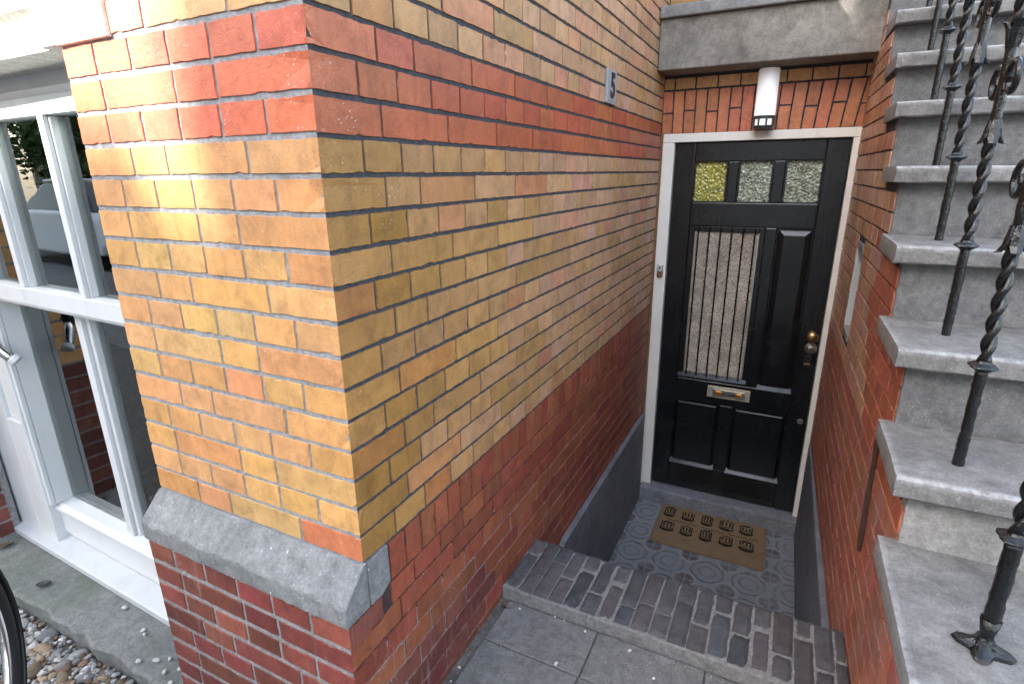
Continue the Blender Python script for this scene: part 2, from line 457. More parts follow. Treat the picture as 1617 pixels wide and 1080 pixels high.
def tile_mat():
    t = NT('patterned_cement_tile')
    x, y, z = t.sep()
    u = t.math('FRACT', t.math('DIVIDE', t.math('ADD', x, 1.989), 0.2))
    v = t.math('FRACT', t.math('DIVIDE', t.math('ADD', y, 1.995), 0.2))
    def dist(cx, cy, sx=1.0):
        a = t.math('MULTIPLY', t.math('SUBTRACT', u, cx), sx); b = t.math('SUBTRACT', v, cy)
        return t.math('SQRT', t.math('ADD', t.math('MULTIPLY', a, a), t.math('MULTIPLY', b, b)))
    base = t.mix(t.ramp(t.noise(6, 6, 0.7), [(0.3, 0), (0.7, 1)]), (0.17, 0.185, 0.205), (0.32, 0.335, 0.35))
    d = dist(0.5, 0.5)
    wob = t.math('MULTIPLY_ADD', t.noise(30, 3), 0.14, -0.07)
    d = t.math('ADD', d, wob)
    c = t.mix(t.ramp(d, [(0.30, 1), (0.32, 0)]), base, (0.24, 0.25, 0.265))
    ring = t.ramp(d, [(0.36, 0), (0.38, 1), (0.41, 1), (0.43, 0)])
    c = t.mix(ring, c, (0.03, 0.035, 0.045))
    ring2 = t.ramp(d, [(0.17, 0), (0.19, 1), (0.22, 1), (0.24, 0)])
    c = t.mix(t.math('MULTIPLY', ring2, 0.65), c, (0.035, 0.04, 0.055))
    for cx, cy in ((0, 0), (1, 0), (0, 1), (1, 1)):
        dd = t.math('ADD', dist(cx, cy), wob)
        c = t.mix(t.ramp(dd, [(0.20, 1), (0.23, 0)]), c, (0.075, 0.045, 0.045))
        c = t.mix(t.ramp(dd, [(0.24, 0), (0.26, 1), (0.30, 1), (0.32, 0)]), c, (0.30, 0.31, 0.33))
        c = t.mix(t.ramp(dd, [(0.07, 1), (0.09, 0)]), c, (0.03, 0.06, 0.075))
    e = t.math('MINIMUM', t.math('MINIMUM', u, t.math('SUBTRACT', 1.0, u)), t.math('MINIMUM', v, t.math('SUBTRACT', 1.0, v)))
    c = t.mix(t.ramp(e, [(0.008, 1), (0.016, 0)]), c, (0.26, 0.27, 0.28))
    c = t.mix(t.ramp(t.noise(8, 7, 0.75, dist=0.5), [(0.38, 0.08), (0.64, 0.9)]), c, t.mix(t.noise(30, 5), (0.12, 0.125, 0.135), (0.30, 0.31, 0.32)))
    t.set(c, t.ramp(t.noise(12, 4), [(0.3, 0.3), (0.7, 0.6)]), 0.5)
    t.bump(t.noise(40, 6), 0.2, 0.004)
    return t.m
MT['tile'] = tile_mat()
def attr_mat(name, rough=0.8, spec=0.3, bump=0.3, scale=120):
    t = NT(name)
    n = t.noise(scale, 5, 0.7)
    c = t.mix(1.0, t.attr().outputs['Color'], t.ramp(n, [(0.25, 0.65), (0.75, 1.3)]), 'MULTIPLY')
    t.set(c, rough, spec); t.bump(n, bump, 0.003)
    return t.m
MT['pebble'] = attr_mat('pebble_stone')
MT['leaf'] = attr_mat('leaf_matter', 0.6, 0.3, 0.2, 60)
MT['asphalt'] = stone_mat('asphalt', (0.08, 0.08, 0.08), (0.11, 0.11, 0.11), scale=20, speck_amt=0.3)
MT['bark'] = simple('bark', (0.09, 0.07, 0.05), 0.9, 0.2, var=0.4, scale=25, bump=0.6)
MT['car_white'] = simple('white_car_paint', (0.75, 0.76, 0.78), 0.12, 0.6, var=0.02)
MT['car_glass'] = simple('car_glass', (0.01, 0.014, 0.016), 0.03, 0.9, var=0.1, bump=0)

# ------------------------------------------------------------------ brickwork
P = 0.0615
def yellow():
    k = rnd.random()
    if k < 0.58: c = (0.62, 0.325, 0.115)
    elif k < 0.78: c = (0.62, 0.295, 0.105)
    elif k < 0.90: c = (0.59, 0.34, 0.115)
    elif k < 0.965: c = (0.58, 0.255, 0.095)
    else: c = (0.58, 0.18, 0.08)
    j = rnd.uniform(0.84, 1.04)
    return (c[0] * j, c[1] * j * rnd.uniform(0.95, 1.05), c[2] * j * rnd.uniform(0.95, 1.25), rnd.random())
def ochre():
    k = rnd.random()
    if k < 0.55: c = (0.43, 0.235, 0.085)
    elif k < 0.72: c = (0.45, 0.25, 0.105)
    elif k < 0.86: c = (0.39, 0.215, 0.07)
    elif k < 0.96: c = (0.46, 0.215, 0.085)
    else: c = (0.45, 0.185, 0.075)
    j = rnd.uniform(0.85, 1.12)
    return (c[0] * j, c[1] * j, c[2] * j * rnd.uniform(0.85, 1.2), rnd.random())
def red():
    j = rnd.uniform(0.85, 1.1)
    return (0.58 * j, 0.122 * j * rnd.uniform(0.85, 1.2), 0.055 * j, rnd.random())
def deepred():
    j = rnd.uniform(0.78, 1.15)
    return (0.27 * j, 0.067 * j * rnd.uniform(0.8, 1.3), 0.034 * j, rnd.random())
def darkred():
    j = rnd.uniform(0.6, 1.15)
    return (0.185 * j, 0.046 * j * rnd.uniform(0.8, 1.3), 0.036 * j, rnd.random())

def brick(mb, mapf, u0, u1, z0, z1, c, d=0.004, bev=0.0011, flat0=False, flat1=False, jit=0.0005, chip=0.05):
    """one brick face standing d proud of the mortar; mapf(u, z, depth) -> xyz, depth 0 = face, positive = into the wall"""
    L = u1 - u0; H = z1 - z0
    nu = max(2, int(L / 0.012)); nz = max(2, int(H / 0.012))
    per = []
    for k in range(nu): per.append((u0 + L * k / nu, z0, 0, -1))
    for k in range(nz): per.append((u1, z0 + H * k / nz, 1, 0))
    for k in range(nu): per.append((u1 - L * k / nu, z1, 0, 1))
    for k in range(nz): per.append((u0, z1 - H * k / nz, -1, 0))
    n = len(per)
    outer = []; inner = []
    tilt = rnd.uniform(-0.0005, 0.0005)
    dd = rnd.uniform(-0.0005, 0.0006)
    if flat0 or flat1: tilt = dd = 0.0
    eps = 1e-6
    for (u, z, nx, ny) in per:
        e0 = flat0 and abs(u - u0) < eps
        e1 = flat1 and abs(u - u1) < eps
        iu, iz = u, z
        if abs(u - u0) < eps and not e0: iu += bev
        if abs(u - u1) < eps and not e1: iu -= bev
        if abs(z - z0) < eps: iz += bev
        if abs(z - z1) < eps: iz -= bev
        ju = rnd.gauss(0, jit); jz = rnd.gauss(0, jit)
        if e0 or e1: ju = 0.0
        fl = (u - u0) / L - 0.5
        wear = 0.0
        if e0 or e1:
            wear = abs(rnd.gauss(0, 0.0007)) + (0.0028 if rnd.random() < 0.05 else 0.0)
            ju += wear if e0 else -wear
        if rnd.random() < chip and not (e0 or e1):
            q_ = rnd.uniform(0.0012, 0.0035)
            if abs(z - z0) < eps: iz += q_
            elif abs(z - z1) < eps: iz -= q_
            elif abs(u - u0) < eps: iu += q_
            else: iu -= q_
        inner.append(mapf(iu + ju, iz + jz, dd + tilt * fl + wear))
        mo = (d + 0.003) * (1 if e0 else -1 if e1 else 0)
        outer.append(mapf(u + ju + mo, z + jz, d + 0.003))
    mb.add(outer + inner, [tuple(range(n, 2 * n))] + [(i, (i + 1) % n, n + (i + 1) % n, n + i) for i in range(n)], c)

def row_cells(widths, cycle, start, end, joint=0.006):
    """cut [start,end] into bricks: the given widths first, then the cycle repeated"""
    out = []; u = start; k = 0
    while u < end - 0.02:
        w = widths[k] if k < len(widths) else cycle[(k - len(widths)) % len(cycle)]
        w += rnd.uniform(-0.002, 0.002)
        e = min(u + w, end)
        if end - e < 0.03: e = end
        out.append((u, e)); u = e; k += 1
    return out

def side_pattern(i):
    if i % 2: return [0.105], [0.1085]
    if i % 4 == 0: return [0.158, 0.1085], [0.2175]
    return [0.158], [0.2175]
def front_pattern(i):
    if i % 2 == 0: return [0.105], [0.1095]
    if i % 4 == 1: return [0.212, 0.109], [0.2175]
    return [0.163, 0.217, 0.108], [0.2175]

def lay(mb, mapf, rows, pattern, u0, u1, colf, bed=0.0088, joint=0.006, flat0=True, clip=None, pitch=P, ztop=0.0, corner_color=None, d=0.004, jit=0.0005):
    for i in rows:
        za = ztop - i * pitch - bed / 2; zb = ztop - (i + 1) * pitch + bed / 2
        wd, cy = pattern(i)
        a = u0; b = u1
        if clip:
            r_ = clip(i, (za + zb) / 2)
            if r_ is None: continue
            a, b = r_
        cells = row_cells(wd, cy, u0, max(b, u0))
        for q, (s, e) in enumerate(cells):
            s2 = max(s, a); e2 = min(e, b)
            if e2 - s2 < 0.02: continue
            first = q == 0 and flat0 and s2 == u0
            w0 = 0.0 if first else joint / 2
            zj = rnd.uniform(-0.0008, 0.0008)
            c = colf(i, (s2 + e2) / 2, (za + zb) / 2)
            if first and corner_color is not None: c = corner_color(i, c)
            brick(mb, mapf, s2 + w0, e2 - joint / 2, zb + zj, za + zj, c, flat0=first, d=d, jit=jit)

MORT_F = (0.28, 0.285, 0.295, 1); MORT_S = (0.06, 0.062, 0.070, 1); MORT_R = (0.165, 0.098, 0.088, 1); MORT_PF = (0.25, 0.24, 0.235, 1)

# ---- left wall of the passage, with the corner nearest the viewer
wall = tag(empty('brick_wall', (0, 0, -1.6)), 'long yellow brick wall with red bands, its sharp corner nearest the viewer, left of the door passage', 'brick wall')
wall.location = (0, 0, 0)
front = MB(); side = MB()
mf = lambda u, z, d: (-u, d, z)
ms = lambda u, z, d: (-d, u, z)
def cf(i, u, z): return red() if 0 <= i <= 2 else yellow()
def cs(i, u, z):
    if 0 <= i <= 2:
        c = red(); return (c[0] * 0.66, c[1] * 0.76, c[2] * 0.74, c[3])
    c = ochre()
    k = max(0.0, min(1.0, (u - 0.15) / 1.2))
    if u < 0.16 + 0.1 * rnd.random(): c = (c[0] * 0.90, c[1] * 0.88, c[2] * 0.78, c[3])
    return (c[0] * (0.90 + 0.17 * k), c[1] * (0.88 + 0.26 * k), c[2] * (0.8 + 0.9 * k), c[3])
lay(front, mf, range(-24, 16), front_pattern, 0.0, 0.65, cf, bed=0.0082, d=0.0028)
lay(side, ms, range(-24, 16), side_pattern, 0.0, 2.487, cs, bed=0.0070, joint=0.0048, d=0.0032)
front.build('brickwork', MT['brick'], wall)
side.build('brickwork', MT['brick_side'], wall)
low = MB()
mlf = lambda u, z, d: (-u, -0.056 + d, z)
for i in range(0, 10):
    pass
lay(low, mlf, range(0, 9), front_pattern, 0.0, 0.645, lambda i, u, z: darkred() if z < -1.26 else tuple(x * y for x, y in zip(darkred(), (1.25, 1.2, 1.15, 1))), pitch=0.0605, ztop=-1.0935, bed=0.0125, joint=0.0085, d=0.002)
low.build('plinth_brickwork', MT['brick_low_front'], wall)
lows = MB()
z = -0.984
u = 0.076
while u < 2.44:                                     # course of bricks on edge under the yellow work
    w = 0.0585 + rnd.uniform(-0.002, 0.002)
    brick(lows, ms, u + 0.002, u + w - 0.002, -1.081, -0.9885, deepred(), d=0.004, jit=0.001)
    u += w
def clip_side(i, z):
    if z < -1.665 and z < -1.60: return (0.0, 1.6)
    return (-0.056, 2.487)
lay(lows, ms, range(0, 12), lambda i: side_pattern(i + 1), -0.056, 2.487, lambda i, u, z: deepred() if z > -1.35 or u > 0.5 else darkred(), pitch=0.0612, ztop=-1.0835, bed=0.006, joint=0.0045, clip=lambda i, z: (-0.056, 2.487) if i > 0 else (0.0735, 2.487), d=0.003, jit=0.0011)
# first short brick under the stone band
brick(lows, ms, -0.056, 0.045, -1.154, -1.0965, darkred(), flat0=True)
lows.build('weathered_brickwork', MT['brick_low'], wall)
core = MB()
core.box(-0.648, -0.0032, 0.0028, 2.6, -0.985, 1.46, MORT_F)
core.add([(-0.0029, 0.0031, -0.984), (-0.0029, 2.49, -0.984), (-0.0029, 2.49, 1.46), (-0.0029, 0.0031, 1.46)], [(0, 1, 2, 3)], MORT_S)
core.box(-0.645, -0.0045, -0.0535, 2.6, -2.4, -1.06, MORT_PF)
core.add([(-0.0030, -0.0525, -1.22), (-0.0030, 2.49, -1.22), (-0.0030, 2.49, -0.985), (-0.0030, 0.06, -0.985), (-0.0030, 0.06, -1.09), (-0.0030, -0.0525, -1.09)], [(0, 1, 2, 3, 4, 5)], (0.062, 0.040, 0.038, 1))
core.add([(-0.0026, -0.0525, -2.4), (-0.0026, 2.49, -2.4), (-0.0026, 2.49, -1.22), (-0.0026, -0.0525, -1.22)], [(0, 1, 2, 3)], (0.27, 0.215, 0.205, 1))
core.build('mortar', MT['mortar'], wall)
# chamfered granite band round the foot of the pier
sb = MB()
N = 60
prof = [(0.01, -0.9845), (-0.001, -0.9845), (-0.0585, -1.0445), (-0.0605, -1.05), (-0.0605, -1.0925), (0.01, -1.0925)]
xs = [-0.652 + k * (0.652 + 0.0) / N for k in range(N + 1)]
vs = []; fs = []
for k, x in enumerate(xs):
    for (y, z) in prof:
        jx = 0
        if k == N: jx = 0.0015
        vs.append((x + jx, y + rnd.gauss(0, 0.0011), z + rnd.gauss(0, 0.0011)))
n = len(prof)
for k in range(N):
    for q in range(n):
        fs.append((k * n + q, k * n + (q + 1) % n, (k + 1) * n + (q + 1) % n, (k + 1) * n + q))
fs.append(tuple(range(n))); fs.append(tuple(N * n + q for q in range(n))[::-1])
sb.add(vs, fs)
# worn return on the passage side
sb.prism([(0.010, -0.9855), (0.0735, -0.9855), (0.074, -1.078), (0.045, -1.0925), (0.010, -1.0925)], 0, -0.03, 0.0025)
sb.build('stone_band', MT['chamfer_stone'], wall, bevel=0.004)
pl = MB()
pl.box(-0.002, 0.024, 1.09, 2.44, -2.26, -1.664)
pl.prism([(1.09, -1.664), (1.055, -1.70), (1.055, -2.26), (1.09, -2.26)], 0, -0.002, 0.024)
pl.build('rendered_base', MT['render'], wall, bevel=0.006)

# ---- right wall, carrying the stairs: plane leans slightly towards the door
def xr(y): return 0.953 - 0.0195 * (y - 0.9)
TZ = {-1: -1.36, 0: -1.18, 1: -1.0, 2: -0.825, 3: -0.627, 4: -0.43, 5: -0.236, 6: -0.045, 7: 0.125, 8: 0.30, 9: 0.49}
NY = {-1: -0.34, 0: -0.08, 1: 0.17, 2: 0.515, 3: 0.75, 4: 1.015, 5: 1.265, 6: 1.485, 7: 1.70, 8: 1.92, 9: 2.16}
XT = 0.928
def ymin(z):
    """front of the masonry under the stairs at height z"""
    for k in range(-1, 10):
        if z < TZ[k] - 0.045: return (NY[k] + 0.05) if k > -1 else -0.29
    return NY[9] + 0.05
rw = tag(empty('brick_wall'), 'narrow brick wall under the stone stairs on the right, yellow fading to smeared red', 'brick wall')
mr = lambda u, z, d: (xr(2.487 - u) + d, 2.487 - u, z)
up = MB(); lo = MB()
HOLE = (1.762, 1.93, -0.895, -0.515)
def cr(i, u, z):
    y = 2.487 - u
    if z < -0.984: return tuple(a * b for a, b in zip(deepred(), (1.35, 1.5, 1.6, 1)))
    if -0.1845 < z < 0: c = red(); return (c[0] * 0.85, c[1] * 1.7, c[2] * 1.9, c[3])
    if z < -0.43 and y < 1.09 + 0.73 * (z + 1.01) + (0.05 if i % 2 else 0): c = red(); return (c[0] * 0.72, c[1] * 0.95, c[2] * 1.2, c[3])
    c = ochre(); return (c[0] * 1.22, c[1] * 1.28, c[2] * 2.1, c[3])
def rc(rows, mb, thin=False):
    for i in rows:
        za = -i * P - 0.003; zb = -(i + 1) * P + 0.003
        zm = (za + zb) / 2
        u1 = 2.487 - max(ymin(za), ymin(zb), ymin(zm))
        wd, cy = side_pattern(i)
        for (s, e) in row_cells(wd, cy, 0.0, u1):
            segs = [(s, e)]
            if HOLE[2] < zm < HOLE[3]:
                h0, h1 = 2.487 - HOLE[1] - 0.008, 2.487 - HOLE[0] + 0.008
                segs = [(s, min(e, h0)), (max(s, h1), e)]
            for a, b in segs:
                if b - a > 0.015:
                    brick(mb, mr, a + 0.003, b - 0.003, zb, za, cr(i, (a + b) / 2, zm), d=0.004 if not thin else 0.003, jit=0.0008)
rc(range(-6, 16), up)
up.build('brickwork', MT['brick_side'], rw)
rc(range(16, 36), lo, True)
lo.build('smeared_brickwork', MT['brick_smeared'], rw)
rcore = MB()
zs = sorted(set([-2.4, -0.984] + [TZ[k] - 0.046 for k in range(-1, 10)] + [HOLE[2], HOLE[3]]))
for za, zb in zip(zs[:-1], zs[1:]):
    zm = (za + zb) / 2
    y0 = ymin(zm) + 0.004
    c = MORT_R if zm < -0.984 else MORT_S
    ranges = [(y0, 2.6)]
    if HOLE[2] <= zm <= HOLE[3]: ranges = [(y0, HOLE[0]), (HOLE[1], 2.6)]
    for a, b in ranges:
        if b > a:
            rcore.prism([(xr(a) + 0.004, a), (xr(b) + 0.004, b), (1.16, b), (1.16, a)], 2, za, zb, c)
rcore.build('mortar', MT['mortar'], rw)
rp = MB()
rp.prism([(xr(1.04) - 0.022, 1.04), (xr(2.44) - 0.006, 2.44), (xr(2.44) + 0.02, 2.44), (xr(1.04) + 0.02, 1.04)], 2, -2.26, -1.664)
rp.build('rendered_base', MT['render'], rw, bevel=0.006)

# slot window in the right wall
sw = tag(empty('slot_window'), 'tall narrow slot window with cream reveal in the right wall', 'window')
b = MB()
b.box(0.932, 1.04, HOLE[1] - 0.012, HOLE[1] - 0.001, HOLE[2] + 0.03, HOLE[3] - 0.03)
b.build('reveal', MT['white'], sw)
b = MB(); b.box(1.03, 1.045, HOLE[0], HOLE[1] - 0.013, HOLE[2] + 0.03, HOLE[3] - 0.03); b.build('pane', MT['obscured'], sw)
b = MB(); b.box(xr(1.85) - 0.004, 1.04, HOLE[0] - 0.004, HOLE[1] - 0.002, HOLE[2] + 0.001, HOLE[2] + 0.029); b.build('sill', MT['bluestone'], sw, bevel=0.003)
b = MB(); b.box(xr(1.85) - 0.003, 1.04, HOLE[0] - 0.004, HOLE[1] - 0.002, HOLE[3] - 0.029, HOLE[3] - 0.001); b.build('head', MT['bluestone'], sw, bevel=0.003)

# rusty wall anchor
an = MB()
pts = []
for k in range(13):
    t_ = k / 12
    pts.append((xr(0.87) - 0.004, 0.885 - 0.045 * t_, -0.905 - 0.315 * t_))
an.tube(pts, [0.007 + rnd.uniform(-0.0015, 0.0015) for _ in pts], seg=8)
tag(an.build('wall_anchor', MT['rust']), 'thin rusty iron bar let upright into the smeared red wall below the stairs', 'wall anchor')

# ---- door wall
dw = tag(empty('brick_arch'), 'flat arch of upright red bricks with a yellow course, above the black door', 'brick arch')
D = 2.487
md = lambda u, z, d: (u, D + d, z)
arch = MB()
xA, xB = 0.0, 0.945
nv = 17
def fan(x, z):
    m = (x - 0.47) / 0.475
    return x + (z + 0.05) * (m * 0.13 if m > 0 else m * 0.02)
k = 0
w = (xB - xA) / nv
for k in range(nv):
    x0 = xA + k * w; x1 = x0 + w
    parts = [(-0.052, 0.158)] if k % 2 else [(-0.052, 0.048), (0.052, 0.158)]
    if k % 4 == 2: parts = [(-0.052, 0.058), (0.062, 0.158)]
    for za, zb in parts:
        c = red(); c = (c[0] * 0.95, c[1] * 1.45, c[2] * 1.5, c[3])
        mm = lambda u, z, d: (fan(u, z), D + d, z)
        brick(arch, mm, x0 + 0.003, x1 - 0.003, za, zb - 0.003, c)
for (s, e) in row_cells([0.055], [0.106], -0.002, 0.965):
    c = ochre(); brick(arch, md, s + 0.003, e - 0.003, 0.163, 0.216, (c[0] * 1.5, c[1] * 1.5, c[2] * 1.7, c[3]))
lay(arch, md, range(-24, -4), side_pattern, 0.0, 0.96, lambda i, u, z: ochre(), flat0=False)
arch.build('brickwork', MT['brick_side'], dw)
b = MB()
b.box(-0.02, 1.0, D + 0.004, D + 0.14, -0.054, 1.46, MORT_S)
b.box(-0.02, 0.0125, D - 0.001, D + 0.14, -2.26, -0.054, (0.22, 0.13, 0.07, 1))
b.box(-0.02, 1.1, D + 0.145, D + 0.3, -2.35, 1.46, MORT_S)  # unseen backing added to stop light leaking in round the door
b.build('mortar', MT['mortar'], dw)

# landing beam over the passage
lb = tag(empty('landing_slab'), 'thick weathered grey stone landing with a lighter ledge, bridging the passage above the door', 'stone landing')
b = MB(); b.box(0.001, 2.2, 2.30, 2.482, 0.229, 0.452); b.build('beam', MT['lintel'], lb, bevel=0.006)
b = MB(); b.box(0.001, 2.2, 2.275, 2.4825, 0.453, 0.505); b.build('ledge', MT['bluestone'], lb, bevel=0.006)

# ------------------------------------------------------------------ stairs
st = tag(empty('stone_staircase'), 'steep bluestone staircase climbing on the right, treads overhanging the brick wall', 'staircase')
XE = 2.12
for k in range(-1, 9):
    b = MB()
    nx = 26
    yb = NY[k + 1] + 0.06
    yf = NY[k]
    zt = TZ[k]
    vs = []; fs = []
    th = 0.046
    # worn tread: subdivided along its length so that its edge is not ruler straight
    prof0 = [(yb, zt - th), (yb, zt), (yf + 0.10, zt), (yf + 0.018, zt), (yf + 0.006, zt - 0.0005), (yf, zt - 0.006), (yf, zt - 0.017), (yf, zt - th + 0.004), (yf + 0.004, zt - th)]
    wear = [0, 0, 0, 0, 1, 1, 0, 0, 0]; cl = []
    n = len(prof0)
    for q in range(nx + 1):
        x = XT + (XE - XT) * (max(0, q - 1) / (nx - 1)) ** 1.35 + (0.014 if q == 1 else 0)
        dip = -0.004 * math.exp(-((x - 1.5) / 0.3) ** 2)
        for pi_, (y, z) in enumerate(prof0):
            wv = max(wear[pi_], 0.8 if q == 0 and 0 < pi_ < 6 else 0)
            cl.append((wv, wv, wv, 1))
            jy = rnd.gauss(0, 0.0007); jz = rnd.gauss(0, 0.0005) + (dip if z > zt - 0.02 else 0)
            vs.append((x + (rnd.gauss(0, 0.0008) if q == 0 else 0), y + jy, z + jz))
    for q in range(nx):
        for r_ in range(n):
            fs.append((q * n + r_, q * n + (r_ + 1) % n, (q + 1) * n + (r_ + 1) % n, (q + 1) * n + r_))
    fs.append(tuple(range(n))); fs.append(tuple(nx * n + r_ for r_ in range(n))[::-1])
    b.add(vs, fs)
    b.c = cl
    b.build('tread', MT['bluestone_tread'], st)
    yr = NY[k + 1] + 0.046
    b = MB(); b.box(xr(yr) + 0.003, XE - 0.02, yr, yr + 0.045, TZ[k] - 0.002, TZ[k + 1] - 0.045); b.build('riser', MT['bluestone_riser'] if k < 2 else MT['bluestone_upper_riser'], st, bevel=0.003)
b = MB(); b.box(xr(0) + 0.006, XE - 0.02, NY[-1] + 0.046, NY[-1] + 0.09, -1.66, TZ[-1] - 0.045); b.build('riser', MT['bluestone_riser'], st, bevel=0.003)

# railing
rl = tag(empty('stair_railing'), 'black wrought iron stair railing with twisted balusters and scrolls', 'railing')
BY = {-1: -0.22, 0: 0.03, 1: 0.30, 2: 0.622, 3: 0.919, 4: 1.19, 5: 1.42, 6: 1.656, 7: 1.90, 8: 2.12}
BX = 1.045
def sqbar(mb, x, y, z0, z1, a=0.012, twist=0.0, steps=1, jit=0.0006):
    # hand-forged bar: nearly round, with hammer marks
    m = max(4, int((z1 - z0) / 0.008))
    vs = []; fs = []
    for i in range(m + 1):
        for q in range(10):
            an = q * math.pi / 5 + math.pi / 10
            r_ = a * (1.0 + 0.05 * math.cos(4 * an)) * 1.06 + rnd.gauss(0, 0.0005)
            vs.append((x + math.cos(an) * r_, y + math.sin(an) * r_, z0 + (z1 - z0) * i / m))
    for i in range(m):
        for q in range(10):
            l = (q + 1) % 10
            fs.append((i * 10 + q, i * 10 + l, i * 10 + 10 + l, i * 10 + 10 + q))
    fs.append(tuple(range(10))[::-1]); fs.append(tuple(m * 10 + q for q in range(10)))
    mb.add(vs, fs)
    return
    vs = []; fs = []
    for i in range(steps + 1):
        t_ = i / steps; an = twist * t_ + math.pi / 4
        for q in range(4):
            w_ = an + q * math.pi / 2
            r_ = a * 1.414 + rnd.gauss(0, jit)
            vs.append((x + math.cos(w_) * r_, y + math.sin(w_) * r_, z0 + (z1 - z0) * t_))
    for i in range(steps):
        for q in range(4):
            l = (q + 1) % 4
            fs.append((i * 4 + q, i * 4 + l, i * 4 + 4 + l, i * 4 + 4 + q))
    fs.append((3, 2, 1, 0)); fs.append(tuple(steps * 4 + q for q in range(4)))
    mb.add(vs, fs)
for k in range(-1, 9):
    x, y, z = BX, BY[k], TZ[k]
    b = MB()
    H = 0.93 + rnd.uniform(-0.002, 0.002)
    if k in (-1, 0, 1):
        b.tube([(x, y, z), (x, y, z + 0.018), (x, y, z + 0.034), (x, y, z + 0.06)], [0.020, 0.010, 0.0105, 0.0150], seg=8)
        sqbar(b, x, y, z + 0.055, z + 0.206, 0.0108, 0, 12)
    else:
        sqbar(b, x, y, z - 0.01, z + 0.206, 0.0091, 0, 14)
    # twisted length: two strands wound round each other
    for ph in (0, math.pi):
        pts = []
        for i in range(91):
            t_ = i / 90
            an = ph + t_ * math.pi * 5.6
            pts.append((x + math.cos(an) * 0.0056, y + math.sin(an) * 0.0056, z + 0.222 + t_ * 0.225))
        b.tube(pts, 0.0072, seg=10)
        pts = []
        for i in range(71):
            t_ = i / 70
            an = ph + t_ * math.pi * 5.0
            pts.append((x + math.cos(an) * 0.0056, y + math.sin(an) * 0.0056, z + 0.665 + t_ * 0.2))
        b.tube(pts, 0.0072, seg=10)
    sqbar(b, x, y, z + 0.44, z + 0.67, 0.0094, 0, 10)
    sqbar(b, x, y, z + 0.86, z + H, 0.0105, 0, 4)
    bal = b.build('baluster', MT['iron'], rl, smooth=True)
    if k in (-1, 0, 1):
        b = MB()
        vs = []; fs = []                            # flared four-lobed foot
        pr = [(0.010, 0.040), (0.0095, 0.026), (0.013, 0.017), (0.022, 0.011), (0.031, 0.007), (0.033, 0.003), (0.030, -0.002)]
        for i, (r_, h) in enumerate(pr):
            for q in range(24):
                a = q * math.pi / 12
                rr = r_ * (1 + (0.30 if i > 2 else 0.0) * math.cos(4 * a + 1.2))
                vs.append((x + math.cos(a) * rr, y + math.sin(a) * rr, z + h))
        for i in range(len(pr) - 1):
            for q in range(24):
                fs.append((i * 24 + q, i * 24 + (q + 1) % 24, i * 24 + 24 + (q + 1) % 24, i * 24 + 24 + q))
        fs.append(tuple(range(24))); fs.append(tuple((len(pr) - 1) * 24 + q for q in range(24))[::-1])
        b.add(vs, fs)
        b.build('foot', MT['iron'], bal)
    for zc in (0.212, 0.875):
        b = MB()
        vs = []; fs = []
        pr = [(0.011, -0.009), (0.015, -0.005), (0.0245, 0.001), (0.0235, 0.0035), (0.0135, 0.009), (0.011, 0.013)]
        for (r_, h) in pr:
            for q in range(16):
                a = q * math.pi / 8 + math.pi / 4
                rr = r_ * (1 + 0.13 * math.cos(4 * (a - math.pi / 4)))
                vs.append((x + math.cos(a) * rr, y + math.sin(a) * rr, z + zc + h))
        for i in range(len(pr) - 1):
            for q in range(16):
                fs.append((i * 16 + q, i * 16 + (q + 1) % 16, i * 16 + 16 + (q + 1) % 16, i * 16 + 16 + q))
        fs.append(tuple(range(16))[::-1]); fs.append(tuple((len(pr) - 1) * 16 + q for q in range(16)))
        b.add(vs, fs)
        b.build('collar', MT['iron'], bal)
    for s_, zl in ((1, 0.482), (-1, 0.62)):          # drooping leaves
        b = MB()
        for q in range(4):
            a = q * math.pi / 2
            dx, dy = math.cos(a), math.sin(a)
            px, py = -dy, dx
            prof = [(0.009, 0.0, 0.005), (0.012, -0.018, 0.009), (0.015, -0.036, 0.010), (0.021, -0.048, 0.008), (0.026, -0.050, 0.003)]
            vs = []; fs = []
            for (r_, h, wd) in prof:
                for e, t_ in ((-1, 0.0), (0, 0.003), (1, 0.0)):
                    vs.append((x + dx * (r_ + t_) + px * wd * e, y + dy * (r_ + t_) + py * wd * e, z + zl + h * s_))
            m = len(vs)
            vs += [(vx - dx * 0.004, vy - dy * 0.004, vz) for (vx, vy, vz) in vs]
            for i in range(len(prof) - 1):
                for e in range(2):
                    A = i * 3 + e
                    fs += [(A, A + 1, A + 4, A + 3), (m + A, m + A + 3, m + A + 4, m + A + 1)]
                fs += [(i * 3, i * 3 + 3, m + i * 3 + 3, m + i * 3), (i * 3 + 2, m + i * 3 + 2, m + i * 3 + 5, i * 3 + 5)]
            fs += [(0, m, m + 1, 1), (1, m + 1, m + 2, 2)]
            l = (len(prof) - 1) * 3
            fs += [(l, l + 1, m + l + 1, m + l), (l + 1, l + 2, m + l + 2, m + l + 1)]
            b.add(vs, fs)
        b.build('leaf_collar', MT['iron'], bal)
    for s_ in (-1, 1):
        b = MB()
        pts = []; rad = []
        for i in range(40):
            t_ = i / 39
            an = -0.4 + t_ * math.pi * 2.35
            r_ = 0.042 * (1 - 0.62 * t_)
            pts.append((x, y + s_ * (0.054 - math.cos(an) * r_), z + 0.555 + math.sin(an) * r_))
            rad.append(0.0064 if i < 35 else 0.0085)
        b.tube(pts, rad, seg=8)
        b.build('scroll', MT['iron'], bal)
b = MB()
pts = [(BX, BY[k], TZ[k] + 0.935) for k in range(-1, 9)]
b.tube(pts, 0.022, seg=12)
b.build('handrail', MT['iron'], rl, smooth=True)

